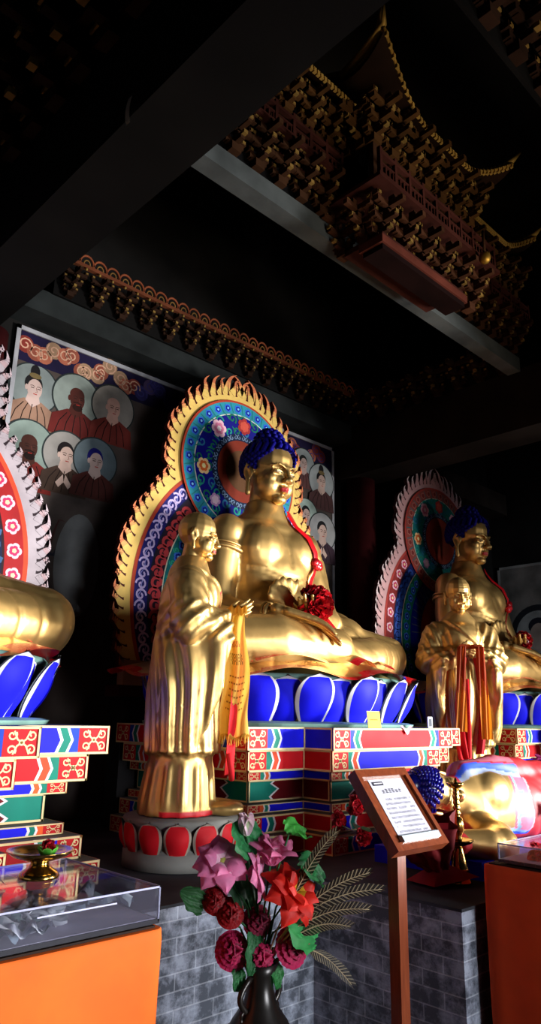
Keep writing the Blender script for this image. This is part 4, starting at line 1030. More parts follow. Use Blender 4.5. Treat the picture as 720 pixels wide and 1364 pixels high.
def pavilion():
    held = {}
    root = thing('carved_wooden_pavilion', 'carved wooden pavilion with gilded upturned eaves on the roof beam', 'carving', (4.0, 2.84, 4.95))
    def part(name, fn):
        mb = MB(); fn(mb); return mb.build(name, root, 'dark')
    # lower bracket row along the beam, wings at both sides, projecting middle
    for k in range(7):
        for sgn in (-1, 1):
            x = sgn*(.85+.20*k)
            if abs(x) < 2.05: part('bracket', lambda mb: bracket_mesh(mb, (x, .0, 0), .34, col=BRN))
    part('beam_board', lambda mb: mb.bx(-2.1, 2.0, .02, .10, 0, .9, BLACK))
    part('corbel_slab', lambda mb: (mb.bx(-.68, .36, -.40, -.20, -.32, -.26, hx('5a2c22')), mb.bx(-.65, .34, -.38, -.05, -.26, -.22, hx('40201a')), mb.bx(-.66, .34, -.385, -.22, -.36, -.32, hx('160807'))))  # lowest layer coloured near black, painting in the shade under the slab
    for k in range(6): part('bracket', lambda mb: bracket_mesh(mb, (-.58+.232*k, -.28, -.24), .36, col=hx('45291a')))
    for sy in range(2): part('bracket', lambda mb: bracket_mesh(mb, (-.62, -.22+.2*sy, -.24), .34, col=hx('45291a'), ax=1))
    def balus(mb, x0, x1, y, z, h=.20):
        mb.bx(x0, x1, y-.015, y+.015, z, z+.03, RBR); mb.bx(x0, x1, y-.015, y+.015, z+h-.025, z+h, RBR); mb.bx(x0, x1, y-.01, y+.01, z+h*.5, z+h*.5+.015, RBR)
        n = max(2, int((x1-x0)/.16))
        for k in range(n+1): x = x0+(x1-x0)*k/n; mb.bx(x-.012, x+.012, y-.014, y+.014, z, z+h+.03, RBR)
        for k in range(n*4): x = x0+(x1-x0)*(k+.5)/(n*4); mb.bx(x-.006, x+.006, y-.006, y+.006, z, z+h*.5, RBR)
    part('balustrade', lambda mb: balus(mb, -.74, .74, -.44, .13)); part('balustrade', lambda mb: balus(mb, -2.05, -.76, -.12, .30, .17)); part('balustrade', lambda mb: balus(mb, .76, 1.98, -.12, .30, .17))
    part('floor_slab', lambda mb: (mb.bx(-.78, .78, -.47, .05, .10, .13, RBR), mb.bx(-2.05, 1.98, -.15, .05, .27, .30, RBR)))
    def arcade(mb, x0, x1, y, z0, z1, n):
        w = (x1-x0)/n
        for k in range(n+1): mb.bx(x0+w*k-.028, x0+w*k+.028, y-.02, y+.02, z0, z1, BRN)
        mb.bx(x0, x1, y-.015, y+.015, z1-.07, z1, BRN)
        for k in range(n):
            for sg in (0, 1):
                for j in range(4):
                    xa = x0+w*k+(.028+.05*j/4*1 if not sg else w-.028-.05*(j+1)/4)
                    mb.bx(xa, xa+.016, y-.012, y+.012, z1-.07-.06*(1-j/4), z1-.06, BRN)
        mb.bx(x0, x1, y+.05, y+.06, z0, z1, BLACK)
    part('arcade', lambda mb: arcade(mb, -.62, .62, -.30, .13, .56, 5)); part('arcade', lambda mb: arcade(mb, -2.0, -.7, -.03, .30, .62, 6)); part('arcade', lambda mb: arcade(mb, .7, 1.95, -.03, .30, .62, 6))
    for k in range(7): part('bracket', lambda mb: bracket_mesh(mb, (-.62+.207*k, -.30, .55), .38, col=hx('4a3018')))
    for k in range(3): part('bracket', lambda mb: bracket_mesh(mb, (-.64, -.22+.13*k, .55), .36, col=hx('4a3018'), ax=1))
    for sg in (-1, 1):
        for k in range(6): part('bracket', lambda mb: bracket_mesh(mb, (sg*(.82+.21*k), -.04, .58), .32, col=hx('4a3018')))
    # roofs with gilded eave ends and flying corners
    def roof(mb, x0, x1, yb, yf, z, rise, fly, left=True, right=True):
        n = 26
        def up_(t): return fly*(max(0, 1-t/.34)**2*(1 if left else 0)+max(0, 1-(1-t)/.34)**2*(1 if right else 0))
        def f(u, v):
            t = u; ex = (.10*max(0, 1-t/.25)**2 if left else 0); ex2 = (.10*max(0, 1-(1-t)/.25)**2 if right else 0)
            x = x0+(x1-x0)*t-ex*v+ex2*v
            return (x, yb+(yf-yb)*v-.10*up_(t)/max(fly, .01)*v, z+rise*(1-v)**1.6+up_(t)*v**2)
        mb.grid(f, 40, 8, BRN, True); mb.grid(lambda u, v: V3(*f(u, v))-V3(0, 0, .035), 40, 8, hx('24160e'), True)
        for k in range(n*1+int((x1-x0)*10)):
            u = (k+.5)/(n+int((x1-x0)*10)); p = V3(*f(u, 1)); mb.box(p+V3(0, -.008, -.015), (.024, .02, .04), hx('b08a44', .3)); mb.tube([V3(*f(u, v))+V3(0, 0, .012) for v in (0, .3, .6, 1)], .013, BRN, 5)
            mb.ball(p+V3(0, .02, .03), .012, hx('9a7838', .3), 6, 4)
        mb.tube([V3(*f(u, 1)) for u in np.linspace(0, 1, 30)], .014, hx('9a7434', .3), 6)
        for on, u, sg in ((left, 0, -1), (right, 1, 1)):
            if on:
                p = V3(*f(u, 1)); q = V3(*f(u, .3)); mb.tube([q+V3(0, 0, .02), (p+q)/2+V3(0, 0, .0), p+V3(0, 0, .03), p+V3(sg*.06, -.05, .12)], [.03, .03, .024, .006], hx('b8924a', .4), 7)
    part('roof', lambda mb: roof(mb, -.74, .84, .05, -.48, .86, .45, .34))
    part('roof', lambda mb: roof(mb, -2.0, -.62, .05, -.20, .90, .30, .12, False, False)); part('roof', lambda mb: roof(mb, .72, 1.75, .05, -.22, .86, .30, .24, False, True))
    part('corner_ridge', lambda mb: mb.tube([(-.70, .05, 1.34), (-.74, -.25, 1.14), (-.80, -.48, 1.17), (-.86, -.58, 1.38)], [.035, .03, .026, .006], hx('8a6a38', .3), 8))
    part('lotus_pendant', lambda mb: (mb.tube([(.45, -.52, .30), (.45, -.52, .10)], .012, BRN, 6), mb.ball((.45, -.52, .06), (.045, .045, .05), hx('a88034', .8), 10, 8)))
pavilion()
mb = MB(); mb.grid(lambda u, v: (1.405-.004-.01*sin(v*3), 2.45+.035*u, 4.42-.16*v), 2, 4, hx('a8a8a4'))
tag(mb.build('paper_tag', None, 'matte'), 'small pale paper tag stuck on the dark beam, upper left', 'paper tag')
#==PART4B==
# ------------------------------------------------------------------ tables with clear boxes
OR_ = hx('ef6a22')
def table(label, x0, x1, y0, y1, h, col):
    root = thing('altar_table', label, 'table', ((x0+x1)/2, (y0+y1)/2, 0)); a, b = (x1-x0)/2, (y1-y0)/2
    mb = MB(); mb.bx(-a+.02, a-.02, -b+.02, b-.02, h-.03, h-.006, hx('2a1a12')); mb.build('tabletop', root, 'matte')
    for sx in (-1, 1):
        for sy in (-1, 1):
            mb = MB(); mb.tube([(sx*(a-.08), sy*(b-.08), 0), (sx*(a-.08), sy*(b-.08), h-.03)], .018, hx('3a3a3c'), 8); mb.build('leg', root, 'matte')
    mb = MB(); r = .03; ring = []
    for cx, cy, a0 in ((a-r, b-r, 0), (-a+r, b-r, 90), (-a+r, -b+r, 180), (a-r, -b+r, 270)):
        for k in range(5): t = radians(a0+90*k/4); ring.append((cx+r*cos(t), cy+r*sin(t), cos(t), sin(t)))
    pts = []
    for i in range(len(ring)):
        p, q = ring[i], ring[(i+1) % len(ring)]; L = sqrt((p[0]-q[0])**2+(p[1]-q[1])**2); n = max(1, int(L/.04))
        for k in range(n): t = k/n; pts.append([p[j]+(q[j]-p[j])*t for j in range(4)])
    n = len(pts); vs = []; lv = [h-.012, h-.016, h-.04, h-.2, h-.5, .02]
    for j, z in enumerate(lv):
        for i, (x, y, nx, ny) in enumerate(pts):
            d = (0, .004, .006, .006, .004, -.006)[j]+.004*sin(i*.9)*max(0, j-2)/3+.003*sin(i*.33+1)*max(0, j-2)
            vs.append((x+nx*d, y+ny*d, z if j < 5 else z))
    mb.add(vs, [(j*n+i, j*n+(i+1) % n, (j+1)*n+(i+1) % n, (j+1)*n+i) for j in range(len(lv)-1) for i in range(n)], col, True)
    mb.add(vs[:n], [tuple(range(n))], col); mb.build('tablecloth', root, 'cloth')
    return root
table('table under a bright orange cloth at the lower left', .15, 1.468, 1.954, 2.56, 1.0, OR_)
table('table under an orange cloth coloured darker for shade at the lower right edge', 3.0, 4.3, .75, 1.78, 1.03, hx('d8481a'))  # darker orange than the left cloth, shade put into the colour
def clear_box(label, x0, x1, y0, y1, z, h):
    root = thing('clear_display_box', label, 'display box', ((x0+x1)/2, (y0+y1)/2, z), 0); a, b = (x1-x0)/2, (y1-y0)/2
    mb = MB(); mb.bx(-a, a, -b, b, 0, .012, hx('1a1822')); mb.build('base', root, 'gloss')
    mb = MB(); mb.bx(-a+.008, a-.008, -b+.008, b-.008, .0122, .0134, hx('aaa6b8')); mb.build('lining', root, 'matte')
    t = .006
    for q in ((-a, a, -b, -b+t), (-a, a, b-t, b), (-a, -a+t, -b+t, b-t), (a-t, a, -b+t, b-t)):
        mb = MB(); mb.bx(*q, .012, h-.006, WHITE); mb.build('wall', root, 'acrylic')
    mb = MB(); mb.bx(-a, a, -b, b, h-.006, h, WHITE); ld = mb.build('lid', root, 'acrylic')
    mb = MB(); e = .0025
    for sx in (-1, 1):
        for sy in (-1, 1): mb.box((sx*(a-e), sy*(b-e), h/2), (2*e, 2*e, h-.01), WHITE)
        mb.box((sx*(a-e), 0, h-e), (2*e, 2*b, 2*e), WHITE); mb.box((0, sx*(b-e), h-e), (2*a, 2*e, 2*e), WHITE)
    mb.build('edges', root, 'edge')
    mb = MB(); mb.bx(a*.35, a*.75, -b-.0015, -b-.0002, h*.72, h*.76, hx('d0d0e8')); mb.build('slot', ld, 'edge')
    return root
clear_box('long clear acrylic box on the bright orange table at the left', .22, 1.458, 1.968, 2.545, 1.0, .102)
clear_box('clear acrylic box on the orange table at the right edge', 3.03, 4.2, .85, 1.72, 1.03, .075)
rnd = random.Random(21)
def crumple(name, loc, s_, cols, label, cat, group, seed):
    rr = random.Random(seed); mb = MB(); a = rr.uniform(0, 6); ph = [rr.uniform(0, 6) for _ in range(4)]
    def f(u, v):
        x, y = (u-.5)*1.7*s_, (v-.5)*.9*s_
        return (x*cos(a)-y*sin(a), x*sin(a)+y*cos(a), .002+.014*(1+sin(u*7+ph[0]))*.6+.012*(1+sin(v*8+ph[1]+u*3)))
    c1, c2 = rr.choice(cols), rr.choice(cols)
    mb.grid(f, 9, 7, lambda u, v: c1 if .12 < u < .88 and .15 < v < .85 and sin(u*19+v*3) > -.3 else c2); o = mb.build(name, None, 'matte'); o.location = loc
    return tag(o, label, cat, group)
for k in range(26):
    crumple('banknote', (rnd.uniform(.95, 1.38) if k > 15 else rnd.uniform(.85, 1.22), rnd.uniform(2.02, 2.16) if k % 3 else rnd.uniform(2.15, 2.4), 1.0145+.0011*k), rnd.uniform(.06, .085), [hx('b8c4c8'), hx('7f9a98'), hx('d0d4d8'), hx('8a9aa8'), hx('c8ccd8')], 'crumpled banknote lying inside the long clear box', 'banknote', 'banknotes in the left clear box', k)
for k, (x, y) in enumerate(((3.12, 1.6), (3.22, 1.5), (3.15, 1.42), (3.3, 1.58), (3.26, 1.36), (3.38, 1.45))):
    mb = MB(); ruffle(mb, (0, 0, .028), .045, [hx('c81828'), hx('8a0c18'), hx('e03040')], 16, k); mb.ball((0, 0, .02), (.03, .03, .02), hx('8a0c18'), 8, 6); o = mb.build('red_fabric_flower', None, 'petal'); o.location = (x, y, 1.0445)
    tag(o, 'red fabric flower lying inside the clear box at the right edge', 'fabric flower', 'red flowers in the right clear box')
# offering dish with a lotus candle, and a white paper
root = thing('offering_dish', 'footed brass offering dish standing on the long clear box', 'dish', (1.225, 2.30, 1.103))
mb = MB(); mb.lathe([(.062, 0), (.064, .006), (.055, .018), (.035, .030), (.028, .042), (.03, .050)], BRASS, 32); mb.build('foot', root, 'brass')
mb = MB(); mb.lathe([(.02, .046), (.05, .052), (.085, .064), (.104, .078), (.106, .081), (.102, .081), (.08, .070), (.045, .060), (.0, .058)], BRASS, 36); mb.build('bowl', root, 'brass')
def lotus_candle(loc, label):
    root = thing('lotus_candle', label, 'candle', loc)
    for k in range(6):
        a = 2*pi*k/6; o_ = V3(cos(a), sin(a), 0); mb = MB(); petal_grid(mb, o_*.012, o_, V3(-o_[1], o_[0], 0), .016, .034, .022, .01, hx('5cc83a'), hx('86dc5a'), 6, 6, .006); mb.build('leaf', root, 'petal')
    mb = MB(); ruffle(mb, (0, 0, .030), .026, [hx('c01828'), hx('e02838'), hx('901018')], 16, 2); mb.ball((0, 0, .032), (.015, .015, .022), hx('a81422'), 10, 8); mb.build('rose', root, 'petal')
lotus_candle((1.232, 2.27, 1.163), 'small red lotus candle with green leaves in the brass dish')
mb = MB(); mb.grid(lambda u, v: (.16*u, .11*v+.03*u, .003+.05*sin(pi*u)*(1-.5*v)+.02*v), 10, 6, hx('e4e2ea')); o = mb.build('white_paper', None, 'matte'); o.location = (.93, 2.20, 1.1025)
tag(o, 'folded white paper lying on the long clear box beside the dish', 'paper')

# ------------------------------------------------------------------ reading stand
B0 = V3(2.176, 1.615, 1.164)
tilt = V3(0, .19, .25); W_ = .31; tl = np.linalg.norm(tilt); tv = tilt/tl; nv = np.cross(V3(1, 0, 0), tv)
root = thing('wooden_notice_stand', 'wooden notice stand with a slanted board and a printed white sheet', 'notice stand', (2.26, 1.68, 0))
O = B0-V3(2.26, 1.68, 0)
def slab(mb, u0, u1, v0, v1, n0, n1, col, mat=None):
    P = [O+V3(1, 0, 0)*u+tv*v+nv*w for u in (u0, u1) for v in (v0, v1) for w in (n0, n1)]
    mb.add(P, [(0, 1, 3, 2), (4, 6, 7, 5), (0, 4, 5, 1), (2, 3, 7, 6), (0, 2, 6, 4), (1, 5, 7, 3)], col)
mb = MB(); slab(mb, 0, W_, 0, tl, -.03, 0, WHITE); bd = mb.build('board', root, 'wood')
mb = MB()
slab(mb, 0, .022, 0, tl, 0, .012, WHITE); slab(mb, W_-.022, W_, 0, tl, 0, .012, WHITE); slab(mb, .022, W_-.022, tl-.03, tl, 0, .012, WHITE); slab(mb, .022, W_-.022, 0, .03, 0, .012, WHITE)
mb.build('frame', bd, 'wood')
mb = MB(); pn = Panel(mb, O+V3(1, 0, 0)*.058+tv*.042+nv*.002, (1, 0, 0), tv, nv); pw, phh = .205, tl-.042-.038
pn.rect(0, pw, 0, phh, hx('c4c2d0'), 0)
pn.rect(.012, .075, phh-.026, phh-.010, hx('2a2830'), 1); pn.rect(.020, .068, phh-.0205, phh-.0155, hx('c8c4d0'), 2)
rnd = random.Random(4)
def glyph(x, y, w, h, c=hx('26242c')):
    for j in range(3):
        if rnd.random() < .85: pn.rect(x+w*rnd.uniform(.02, .2), x+w*rnd.uniform(.75, .98), y+h*(.12+.33*j), y+h*(.12+.33*j)+h*.11, c, 1)
    for j in range(2): xx = x+w*(.25+.4*j+rnd.uniform(-.1, .1)); pn.rect(xx, xx+w*.12, y+h*rnd.uniform(0, .3), y+h*rnd.uniform(.7, 1), c, 1)
for k in range(6): glyph(.045+.020*k, phh-.060, .016, .021)
for r in range(9):
    y = phh-.088-.0178*r; x = .040 if r == 0 else .018; xe = pw-.022 if r < 8 else pw-.065
    while x < xe:
        if rnd.random() < .88: glyph(x, y, .0080, .0100, hx('4a4852'))
        x += .0102
mb.build('printed_sheet', bd, 'matte')
mb = MB(); slab(mb, .050, .275, .026, .048, .004, .020, hx('b9c0c6')); slab(mb, .050, .275, .048, .054, .004, .012, hx('7f888e')); mb.build('clip_rail', bd, 'gloss')
mb = MB(); mb.bx(-.022, .026, -.022, .022, .02, 1.20, WHITE); mb.build('post', root, 'wood')
mb = MB(); mb.lathe([(.16, 0), (.165, .012), (.15, .022), (.03, .03)], hx('4a2414'), 32); mb.build('foot_plate', root, 'gloss')

# ------------------------------------------------------------------ candlestick, cards, wrapped bouquet
root = thing('brass_candlestick', 'tall brass candlestick with two drip pans beside the reclining buddha', 'candlestick', (3.33, 2.10, ZP))
mb = MB(); mb.lathe([(.055, 0), (.056, .008), (.050, .02), (.044, .06), (.046, .064), (.040, .07), (.030, .12), (.020, .155), (.016, .165)], BRASS, 24); mb.build('base', root, 'brass')
mb = MB(); mb.lathe([(.012, .160), (.03, .168), (.062, .180), (.074, .192), (.075, .197), (.070, .196), (.04, .186), (.0, .182)], hx('8a6a34', 1), 28); mb.build('drip_pan', root, 'brass')
mb = MB(); prof = [(.016, .18), (.022, .20), (.017, .21), (.028, .235), (.032, .265), (.026, .29), (.015, .30)]
for k in range(5): z = .305+.024*k; prof += [(.014, z), (.021-.0012*k, z+.010), (.014, z+.020)]
mb.lathe(prof+[(.011, .43)], BRASS, 20); mb.build('stem', root, 'brass')
mb = MB(); mb.lathe([(.010, .425), (.024, .432), (.040, .446), (.044, .454), (.040, .455), (.012, .447), (.010, .462), (.003, .480)], BRASS, 24); mb.build('top_pan', root, 'brass')
root = thing('yellow_card', 'small yellow card propped against the middle blue lotus throne', 'card', (3.83, 2.985, 1.549))
mb = MB(); pn = Panel(mb, (0, 0, 0), (1, 0, 0), (0, .12, .99), (0, -.99, .12)); pn.rect(-.066, .066, 0, .105, hx('e6bd52'), 0); pn.rect(-.066, .066, 0, .105, hx('b8923a'), -2)
for k in range(8): pn.rect(-.040+.010*k, -.033+.010*k, .048, .056, hx('b08a3a'), 1)
mb.build('front', root, 'matte')
root = thing('small_framed_card', 'tiny dark card in a white frame on the middle pedestal corner', 'card', (4.50, 3.02, 1.549))
mb = MB(); mb.bx(-.028, .028, -.004, .004, 0, .078, hx('c8c8d0')); mb.build('frame', root, 'matte'); mb = MB(); mb.bx(-.016, .016, -.006, -.003, .012, .064, hx('50545c')); mb.build('picture', root, 'matte')
mb = MB(); mb.grid(lambda u, v: (.13*u-.06, -.012-.01*v, .003-.035*v*sin(pi*u)+.012*sin(u*9)), 8, 4, hx('e8a0ae')); o = mb.build('pink_cloth_scrap', None, 'cloth'); o.location = (4.10, 2.955, 1.552)
tag(o, 'pink cloth scrap hanging over the front edge of the middle pedestal', 'cloth scrap')
mb = MB(); mb.grid(lambda u, v: (.10*u, -.02*v-.03*u*0, .012*sin(u*5)+.085*v), 5, 4, hx('18b868')); o = mb.build('green_paper', None, 'matte'); o.location = (4.40, 2.125, ZP+.21)
tag(o, 'bright green paper slip lying on the reclining buddha robe', 'paper')
root = thing('wrapped_bouquet', 'bouquet of red roses in dark red wrapping behind the notice stand', 'bouquet', (3.09, 2.36, ZP))
mb = MB()
for k, (a0, l, w) in enumerate(((0, .24, .9), (.9, .26, .9), (1.9, .26, .9), (2.9, .30, .9), (3.9, .30, .9), (5.0, .26, .9))):
    def f(u, v):
        a = a0+(u-.5)*w*1.5; r = .035+(.14+.03*sin(u*9+k))*v**.9
        ax_ = V3(-.42, .10, .80); p = V3(.16, -.20, .05)+ax_*l*v
        e1_ = V3(.80, 0, .42); e2_ = V3(0, 1, -.1)
        return p+(e1_*cos(a)+e2_*sin(a))*r+V3(0, 0, .012*sin(v*14+u*8))
    mb.grid(f, 10, 10, [hx('6a0c14'), hx('7c1018'), hx('5a0a12')][k % 3])
mb.build('wrapping', root, 'cloth')
mb = MB(); P = [(.02, -.26), (.25, -.36), (.30, -.20), (.20, -.10), (.05, -.08)]
mb.add([(x, y, .012+.03*(i % 2)) for i, (x, y) in enumerate(P)]+[(.16, -.2, .10)], [(i, (i+1) % 5, 5) for i in range(5)], hx('8c1420')); mb.build('paper_end', root, 'cloth')
for k, (x, y, z, r) in enumerate(((-.17, .05, .35, .05), (-.06, -.02, .37, .045), (-.14, -.08, .30, .05), (-.03, .10, .36, .05), (-.22, .12, .28, .045), (.02, -.08, .30, .045), (-.20, -.02, .22, .045))):
    mb = MB(); ruffle(mb, (x, y, z), r, [hx('a01020'), hx('c81c28'), hx('7a0a14')], 18, k); mb.ball((x, y, z), r*.6, hx('8a0c18'), 8, 6); mb.build('rose', root, 'petal')
mb = MB()
for k in range(9):
    a = k*.7; p = V3(-.12+.12*cos(a), .10*sin(a)-.05, .20+.01*k); mb.grid(lambda u, v: p+V3(cos(a), sin(a), .4)*(.09*v)+V3(-sin(a), cos(a), 0)*(u-.5)*.045*sin(pi*min(1, v+.05)), 4, 6, [hx('2a4a26'), hx('6a7a6a'), hx('40543a')][k % 3])
mb.build('leaves', root, 'petal')

# ------------------------------------------------------------------ floor vase with silk flowers and pheasant feathers
VX, VY, VZ = 1.915, 2.00, .80
root = thing('flower_vase', 'dark bronze floor vase with loop handles holding the silk flowers', 'vase', (VX, VY, 0))
mb = MB(); mb.lathe([(.10, 0), (.11, .02), (.085, .06), (.07, .10), (.09, .20), (.125, .36), (.14, .48), (.13, .57), (.095, .63), (.058, .68), (.044, .73), (.046, .77), (.062, .805), (.056, .805), (.038, .77), (.03, .6)], hx('26221f', .5), 36); mb.build('body', root, 'brass')
for k in (-1, 1):
    mb = MB(); mb.tube([(k*(.045+.045*sin(pi*t)), -.0, .655+.11*t) for t in np.linspace(0, 1, 12)], .010, hx('2c2622', .5), 8); mb.tube([(k*(.065+.02*cos(a)), 0, .655+.02*sin(a)) for a in np.linspace(0, 2*pi, 12)], .006, hx('2c2622', .5), 6); mb.build('handle', root, 'brass')
mb = MB()
for k in range(18):
    a = 2*pi*k/18; mb.ball((.127*cos(a), .127*sin(a), .585), .011, [hx('6a5a30', .6), hx('2a3a5a'), hx('5a2a20')][k % 3], 8, 6)
mb.build('enamel_beads', root, 'brass')
MOUTH = V3(VX, VY, VZ)
def frame_from(d):
    d = np.array(d, float); d /= np.linalg.norm(d); a = np.cross(d, (0, 0, 1)) if abs(d[2]) < .95 else V3(1, 0, 0); a /= np.linalg.norm(a); return d, a, np.cross(a, d)
def stem(root, p, col=hx('2c6a38')):
    mb = MB(); q = V3(0, 0, -.06); m1 = (p*.5)+V3(0, 0, .02)+V3(p[0], p[1], 0)*-.15
    mb.tube([q, p*.15, m1, p], .0035, col, 6); mb.build('stem', root, 'petal')
def fpetal(mb, p, d, a0, tilt, L, w, cup, c0, c1, tip=.3):
    d, e1, e2 = frame_from(d); rad = e1*cos(a0)+e2*sin(a0); tan = -e1*sin(a0)+e2*cos(a0)
    def f(u, v):
        k = 2*u-1; ang = tilt*(v**.8); hw = w*(sin(pi*min(1, v*.86+.10))**.7)*(1 if v < .8 else (1-(v-.8)/.2*(1-tip*.3)))
        return p+rad*L*v*sin(.25+ang)+d*L*v*cos(.25+ang)+tan*k*hw-(rad*cos(ang)*-1+d*sin(ang))*cup*(1-k*k)*w*(-1)
    mb.grid(f, 6, 8, lambda u, v: c1 if v > .62 or abs(2*u-1) > .8 else c0)
def lotus_flower(label, pos, d, size, cin, cout, center, layers=((6, 1.35), (6, .95), (5, .5)), group='silk lotus flowers in the vase'):
    p = np.array(pos)-MOUTH; root = thing('silk_lotus_flower', label, 'flower', tuple(MOUTH), 0, group)
    stem(root, p); rr = random.Random(int(abs(pos[0]*1e4)))
    for li, (n, t) in enumerate(layers):
        for k in range(n):
            mb = MB(); fpetal(mb, p, d, 2*pi*(k+.5*li)/n+rr.uniform(-.1, .1), t+rr.uniform(-.12, .12), size*rr.uniform(.9, 1.05)*(1-.08*li), size*.36, .35, cin, cout); mb.build('petal', root, 'petal')
    mb = MB(); D, e1, e2 = frame_from(d); mb.tube([p, p+D*size*.22, p+D*size*.34], [size*.10, size*.17, size*.19], center, 14); mb.build('seed_head', root, 'petal')
    return root
PK, PK2 = hx('d98cc0'), hx('c860a6')
lotus_flower('pink silk lotus, leftmost flower in the vase', (1.740, 2.02, 1.12), (-.35, -.6, .55), .105, hx('f4bcd2'), hx('e884b0'), hx('c8c060'), ((7, 1.5), (6, 1.1), (5, .6)))
lotus_flower('pink silk lotus drooping in the middle, below the round green leaf', (1.82, 1.97, 1.085), (.45, -.5, .15), .10, hx('eab0cc'), hx('dc80a8'), hx('d8c050'), ((6, 1.2), (6, .8)))
lotus_flower('upright pink silk lotus with narrow petals, highest of the pink ones', (1.885, 1.93, 1.12), (.05, -.25, 1), .115, hx('f4bcd0'), hx('e47ca6'), hx('b8b050'), ((5, .75), (5, .35), (3, .1)))
lotus_flower('red and yellow silk lotus flower in the middle of the vase', (1.94, 1.89, 1.02), (.05, -.75, .55), .118, hx('e8b030'), hx('d8281c'), hx('d8401c'), ((7, 1.45), (6, 1.0), (6, .45)))
def carnation(label, pos, r, cols, seed, kind='silk_carnation', cat='flower', group='crimson silk carnations in the vase'):
    p = np.array(pos)-MOUTH; root = thing(kind, label, cat, tuple(MOUTH), 0, group); stem(root, p)
    mb = MB(); rr = random.Random(seed)
    D, e1, e2 = frame_from(V3(p[0]*1.5-.2, -.75, .25))
    for lay, (n, rad, ht) in enumerate(((9, 1.0, .0), (8, .82, .18), (7, .62, .34), (5, .40, .46), (3, .2, .52))):
        for k in range(n):
            a = 2*pi*(k+.5*lay)/n+rr.uniform(-.15, .15); ra = e1*cos(a)+e2*sin(a); ta = -e1*sin(a)+e2*cos(a); c = rr.choice(cols); ph = rr.uniform(0, 6)
            def f(u, v): kk = 2*u-1; return p+ra*r*rad*v*(1-.12*kk*kk)+ta*kk*r*.42*(.35+.65*v)+D*r*(ht+.30*sin(v*1.8)*(.6+lay*.14)-.35*v*v*(1-lay*.2)+.06*v*sin(kk*9+ph))
            mb.grid(f, 8, 4, lambda u, v: c if v < .72 else cols[0])
    mb.ball(p, r*.35, cols[-1], 8, 6); mb.build('bloom', root, 'petal'); return root
CR = [hx('c0285a'), hx('9c1840'), hx('a82048'), hx('70102c')]
carnation('crimson silk carnation low on the left of the vase', (1.825, 2.04, .845), .062, CR, 1)
carnation('crimson silk carnation low in the middle, just above the vase neck', (1.90, 1.985, .825), .058, CR, 2)
carnation('crimson silk carnation low on the right, below the red and yellow lotus', (1.985, 1.915, .855), .066, CR, 3)
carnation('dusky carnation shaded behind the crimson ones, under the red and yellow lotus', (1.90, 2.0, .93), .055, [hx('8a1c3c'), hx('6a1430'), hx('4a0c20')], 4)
carnation('dark red silk rose at the left below the pink lotus', (1.765, 2.07, 1.0), .045, [hx('8c1018'), hx('6a0a10'), hx('a01820')], 5, 'silk_rose', 'flower', 'dark red silk roses in the vase')
carnation('dark red silk rose tucked between pink lotus and carnations', (1.80, 2.03, .965), .05, [hx('980f18'), hx('6a0a10'), hx('a81820')], 6, 'silk_rose', 'flower', 'dark red silk roses in the vase')
p = V3(1.797, 1.96, 1.215)-MOUTH; root = thing('silk_lotus_bud', 'closed white green lotus bud, the topmost bloom in the vase', 'flower bud', tuple(MOUTH)); stem(root, p)
for k in range(5):
    mb = MB(); fpetal(mb, p, (-.05, -.05, 1), 2*pi*k/5, .12, .075, .026, .5, hx('dcd8cc'), hx('e8c8d4')); mb.build('petal', root, 'petal')
mb = MB(); mb.ball(p+V3(0, 0, .03), (.015, .015, .035), hx('b8c898'), 10, 8); mb.build('core', root, 'petal')
def leaf(label, pos, n_, up_, L, w, col, fold=.3, seed=0):
    L, w = L*1.25, w*1.3
    p = np.array(pos)-MOUTH; root = thing('silk_lotus_leaf', label, 'leaf', tuple(MOUTH), 0, 'green silk leaves in the vase'); stem(root, p)
    n_ = np.array(n_, float); n_ /= np.linalg.norm(n_); up_ = np.array(up_, float); up_ -= n_*(up_@n_); up_ /= np.linalg.norm(up_); s_ = np.cross(up_, n_)
    mb = MB()
    def f(u, v):
        k = 2*u-1; hw = w*sin(pi*min(1, v*.80+.16))**.6*(1+.07*sin(v*17+seed)); return p+up_*L*(v-.15)+s_*k*hw+n_*(fold*abs(k)*w-.3*L*(v-.4)**2+.006*sin(k*12+v*10+seed))
    c2 = tuple(np.array(col)*V3(1.5, 1.4, 1.4)[0])
    mb.grid(f, 14, 12, lambda u, v: c2 if (abs(2*u-1) < .05 or abs((abs(2*u-1)*.9+v*1.6) % .35) < .035) else col); mb.build('blade', root, 'petal')
leaf('round green leaf standing up at the top between bud and pink lotus', (1.81, 1.95, 1.165), (.1, -.9, .45), (-.25, 0, 1), .10, .062, hx('2f8048'), .25, 1)
leaf('bright folded green leaf at the top right of the vase', (1.905, 1.86, 1.225), (.2, -.5, .8), (.9, -.1, .1), .09, .04, hx('3f9c3a'), .5, 2)
leaf('broad pale green leaf under the red and yellow lotus', (1.955, 1.88, .955), (.1, -.95, .3), (.7, 0, -.6), .125, .068, hx('3a9a52'), .15, 3)
leaf('dark green leaf on the right side behind the feathers', (1.965, 1.85, 1.115), (.3, -.7, .5), (.8, 0, -.5), .12, .045, hx('1f6a36'), .35, 4)
leaf('small green leaf at the far left of the vase', (1.725, 2.10, .985), (-.2, -.9, .2), (-.6, 0, .5), .08, .03, hx('27562c'), .3, 5)
leaf('narrow green leaf hanging between the two left carnations', (1.865, 1.99, .885), (.0, -.95, .2), (-.2, 0, -1), .10, .026, hx('2a6a3a'), .3, 6)
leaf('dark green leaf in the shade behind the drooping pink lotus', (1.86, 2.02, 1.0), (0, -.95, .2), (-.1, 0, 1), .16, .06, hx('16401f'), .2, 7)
leaf('small green leaf between the middle and right carnations', (1.945, 1.965, .80), (.1, -.95, .2), (.1, 0, -1), .07, .022, hx('2f7a3c'), .3, 8)
